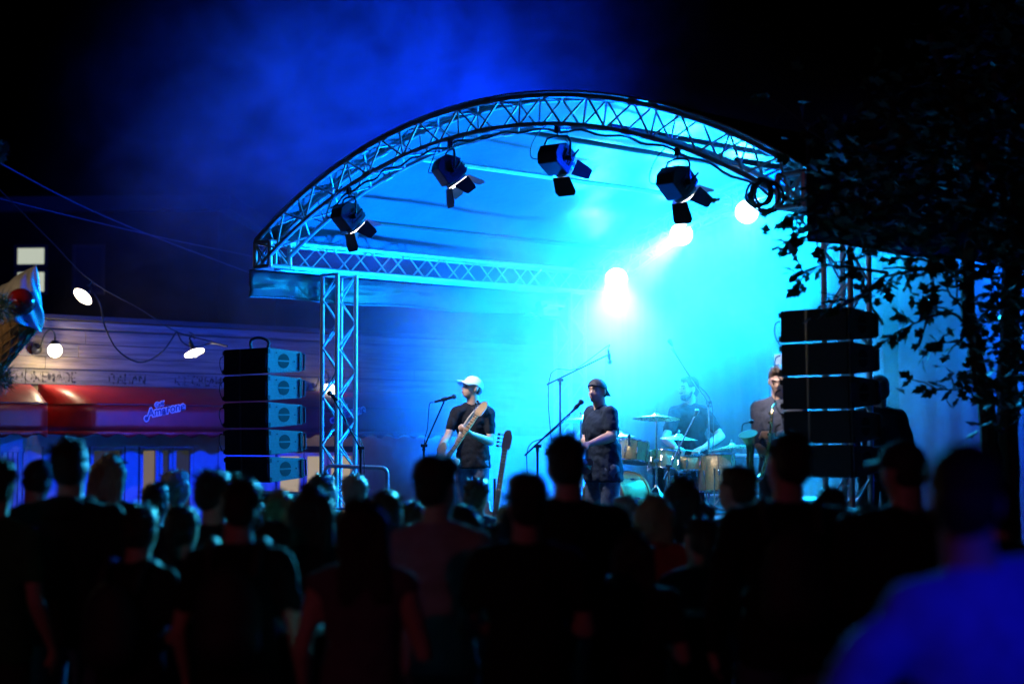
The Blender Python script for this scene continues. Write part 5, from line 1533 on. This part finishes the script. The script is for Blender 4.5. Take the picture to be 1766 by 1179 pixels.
for (px, ty, y, hr, hm, colr, slv, lb, yw, ex) in CROWD:
    p = at(px, ty, y)
    H = p.z / 1.005
    loc = Vector((p.x, p.y, 0))
    tgt = S(3.0, 2.0, 0) + Vector((rc_.gauss(0, 1.0), 0, 0))
    f = (tgt - loc); f.z = 0; f.normalize()
    shirt = fabric('crowd_shirt_%d_%d' % (px, ty), colr)
    tr = fabric('crowd_trousers_%d' % px, ex['tr']) if 'tr' in ex else rc_.choice((DENIM, TROUS))
    jj = None
    s = H / 1.78
    k = rc_.random()
    if k < .35:      # arms folded in front
        jj = dict(el_r=Vector((.26, .02, 1.14)) * s, wr_r=Vector((.02, .22, 1.18)) * s, el_l=Vector((-.26, .02, 1.14)) * s, wr_l=Vector((-.03, .2, 1.12)) * s, fd_r=Vector((-1, .1, 0)), fd_l=Vector((1, .1, 0)), pl_r=Vector((0, -1, 0)), pl_l=Vector((0, -1, 0)))
    elif k < .6:     # one hand holding a cup in front
        jj = dict(el_r=Vector((.27, .0, 1.13)) * s, wr_r=Vector((.2, .24, 1.2)) * s, fd_r=Vector((-.2, 1, .2)), pl_r=Vector((-1, 0, 0)))
    pr_, J_, HM0 = person(lb, loc, f, H, shirt, tr, SKIN, hr, HM_[hm], slv, 0.022, False, jj, yaw=yw, group='audience watching the stage', build=1.12 if (slv == 'long' or px in (977,)) else rc_.uniform(.94, 1.06), pitch=rc_.uniform(-6, 6), roll=rc_.uniform(-9, 9), lean=rc_.uniform(-.05, .06), **({'cap': (CAPB, False, 6)} if px in (1553, 60, 1310) else {}))
    # stray locks break the outline of the hair
    tf = MB(); rh = random.Random(px * 7 + ty)
    for _ in range(70):
        a, e_ = rh.uniform(0, 6.28), rh.uniform(-0.25, 1.35)
        d_ = Vector((math.cos(a) * math.cos(e_), math.sin(a) * math.cos(e_), math.sin(e_)))
        if d_.y > 0.55 and d_.z < 0.75: continue
        b_ = Vector((d_.x * .082, d_.y * .1 - .026, d_.z * .088 + .045))
        t_ = b_ + (d_ * .6 + Vector((rh.gauss(0, .5), rh.gauss(0, .5), rh.gauss(-.2, .5)))).normalized() * rh.uniform(.015, .04)
        tf.tube(HM0 @ b_, HM0 @ t_, .008, .0015, 4)
    if 'cap' not in str(px) and px not in (1553, 60, 1310):
        hl = tf.build('hair_locks', HM_[hm], pr_); hl['kind'] = 'stuff'
    if px in (416, 232, 1357, 668):
        s_ = H / 1.78
        bk = MB(); bk.ell((0, -.19 * s_, 1.22 * s_), (.15 * s_, .1 * s_, .22 * s_)); bk.ell((0, -.2 * s_, 1.12 * s_), (.15 * s_, .11 * s_, .12 * s_))
        bk.blob('backpack', mat('backpack_nylon', (0.02, 0.022, 0.028), 0.7, 0, 0.3, 20), pr_, .02, 2)
        for x_ in (-.1, .1):
            sm = MB(); sm.path(smooth_path([Vector((x_, -.14, 1.38)) * s_, Vector((x_ * 1.1, -.05, 1.52)) * s_, Vector((x_ * 1.15, .09, 1.45)) * s_, Vector((x_ * 1.1, .15, 1.25)) * s_], 4), .022 * s_, 6); sm.build('strap', MATS['backpack_nylon'], pr_)
    if px in (124, 1725, 60):
        s_ = H / 1.78
        hd_ = MB(); hd_.ell((0, -.085 * s_, 1.47 * s_), (.12 * s_, .075 * s_, .07 * s_)); hd_.caps(Vector((-.09, .01, 1.5)) * s_, .035 * s_, Vector((0, -.1, 1.47)) * s_, .05 * s_); hd_.caps(Vector((.09, .01, 1.5)) * s_, .035 * s_, Vector((0, -.1, 1.47)) * s_, .05 * s_)
        hd_.blob('hood', shirt, pr_, .02, 2)
    else:
        s_ = H / 1.78
        cr_ = MB(); n_ = 20
        cr_.path([Vector((.078 * math.cos(t), .075 * math.sin(t) - .012, 1.487 - .018 * math.sin(t))) * s_ for t in [6.2832 * k_ / n_ for k_ in range(n_)]], .014 * s_, 6, None, True); cr_.build('collar', shirt, pr_)
# the nearest listener, a blue shirt cut by the lower edge
p = at(1672, 700, 4.4)
person('nearest listener in a bright blue shirt filling the lower right corner', Vector((p.x, p.y, 0)), Vector((-.35, .93, 0)), 1.84, fabric('blue_shirt', (0.14, 0.18, 0.6)), TROUS, SKIN, 'short', HAIR_D, 'long', 0.02, False, dict(sh_l=Vector((-.27, 0, 1.37)), sh_r=Vector((.15, 0, 1.52)), el_l=Vector((-.47, -.02, 1.08)), wr_l=Vector((-.36, .1, .92)), el_r=Vector((.3, -.05, 1.12)), wr_r=Vector((.26, .12, .98))), group='audience watching the stage', build=1.12, yaw=-35)

# assumed unseen lamps on poles behind the audience, added to light their backs
def assumed_pole_lamp(label, loc, aim, col, lens, power, angle):
    root = thing('assumed_pole_flood', label, 'flood light', Vector((loc[0], loc[1], 0)), 0, 'assumed pole lamps behind the audience')
    h = loc[2]
    m = MB(); m.tube((0, 0, 0), (0, 0, h), .05, .035, 12); m.build('pole', BLACKM, root)
    m = MB(); m.lathe([(.2, 0), (.2, .02), (.06, .06), (.05, .2)], 20); m.build('base', BLACKM, root)
    d = (Vector(aim) - Vector(loc)).normalized(); F = frame_of(d).to_4x4(); F.translation = Vector((0, 0, h + .12))
    m = MB(); m.box((0, 0, -.05), (.32, .24, .09), F); m.build('housing', BLACKM, root, bev=.01)
    m = MB(); m.box((0, 0, .001), (.29, .21, .008), F); m.build('lens', emit('assumed_pole_lens_' + label[:8], lens, 6.0), root)
    spot('beam', root, Vector((0, 0, h + .12)) + d * .03, d, col, power, angle, .8, .12)
assumed_pole_lamp('blue flood light on a pole behind the audience', (3.4, 0.2, 4.6), (1.06, 4.4, 0.92), (0.02, 0.02, 1.0), (0.0, .05, 1.0), 520, 12.5)  # assumed and unseen, added to light the blue shirt
assumed_pole_lamp('dim reddish flood light on a pole at the left behind the audience', (-5.5, -1.0, 4.5), (-0.5, 9.0, 1.2), (1.0, 0.16, 0.28), (1.0, .2, .25), 85, 60)  # assumed and unseen, added for a red tint on the crowd's backs

# high bar tables among the audience
def bar_table(label, px, py):
    y = (CAM_H - 1.1) / ((py - HZ) / FPX)
    p = at(px, py, y)
    root = thing('bar_table', label, 'table', Vector((p.x, p.y, 0)), 0, 'high bar tables among the audience')
    m = MB(); m.lathe([(.0001, 1.07), (.33, 1.07), (.345, 1.085), (.33, 1.1), (.0001, 1.1)], 32); m.build('table_top', mat('table_white', (0.75, 0.76, 0.77), 0.35), root)
    m = MB(); m.tube((0, 0, .03), (0, 0, 1.07), .035, n=12); m.build('column', BLACKM, root)
    m = MB(); m.lathe([(.0001, 0), (.26, 0), (.26, .02), (.05, .04), (.0001, .04)], 24); m.build('foot', BLACKM, root)
    return root, Vector((p.x, p.y, 1.1))
for lb, px, py in (('high table catching cyan light right of the tall man in black', 1122, 1041), ('high table beyond the blonde woman in red', 1158, 960), ('high table edge between the two women in front', 515, 1066), ('high table edge beside the tall man by the windows', 250, 985)):
    bar_table(lb, px, py)
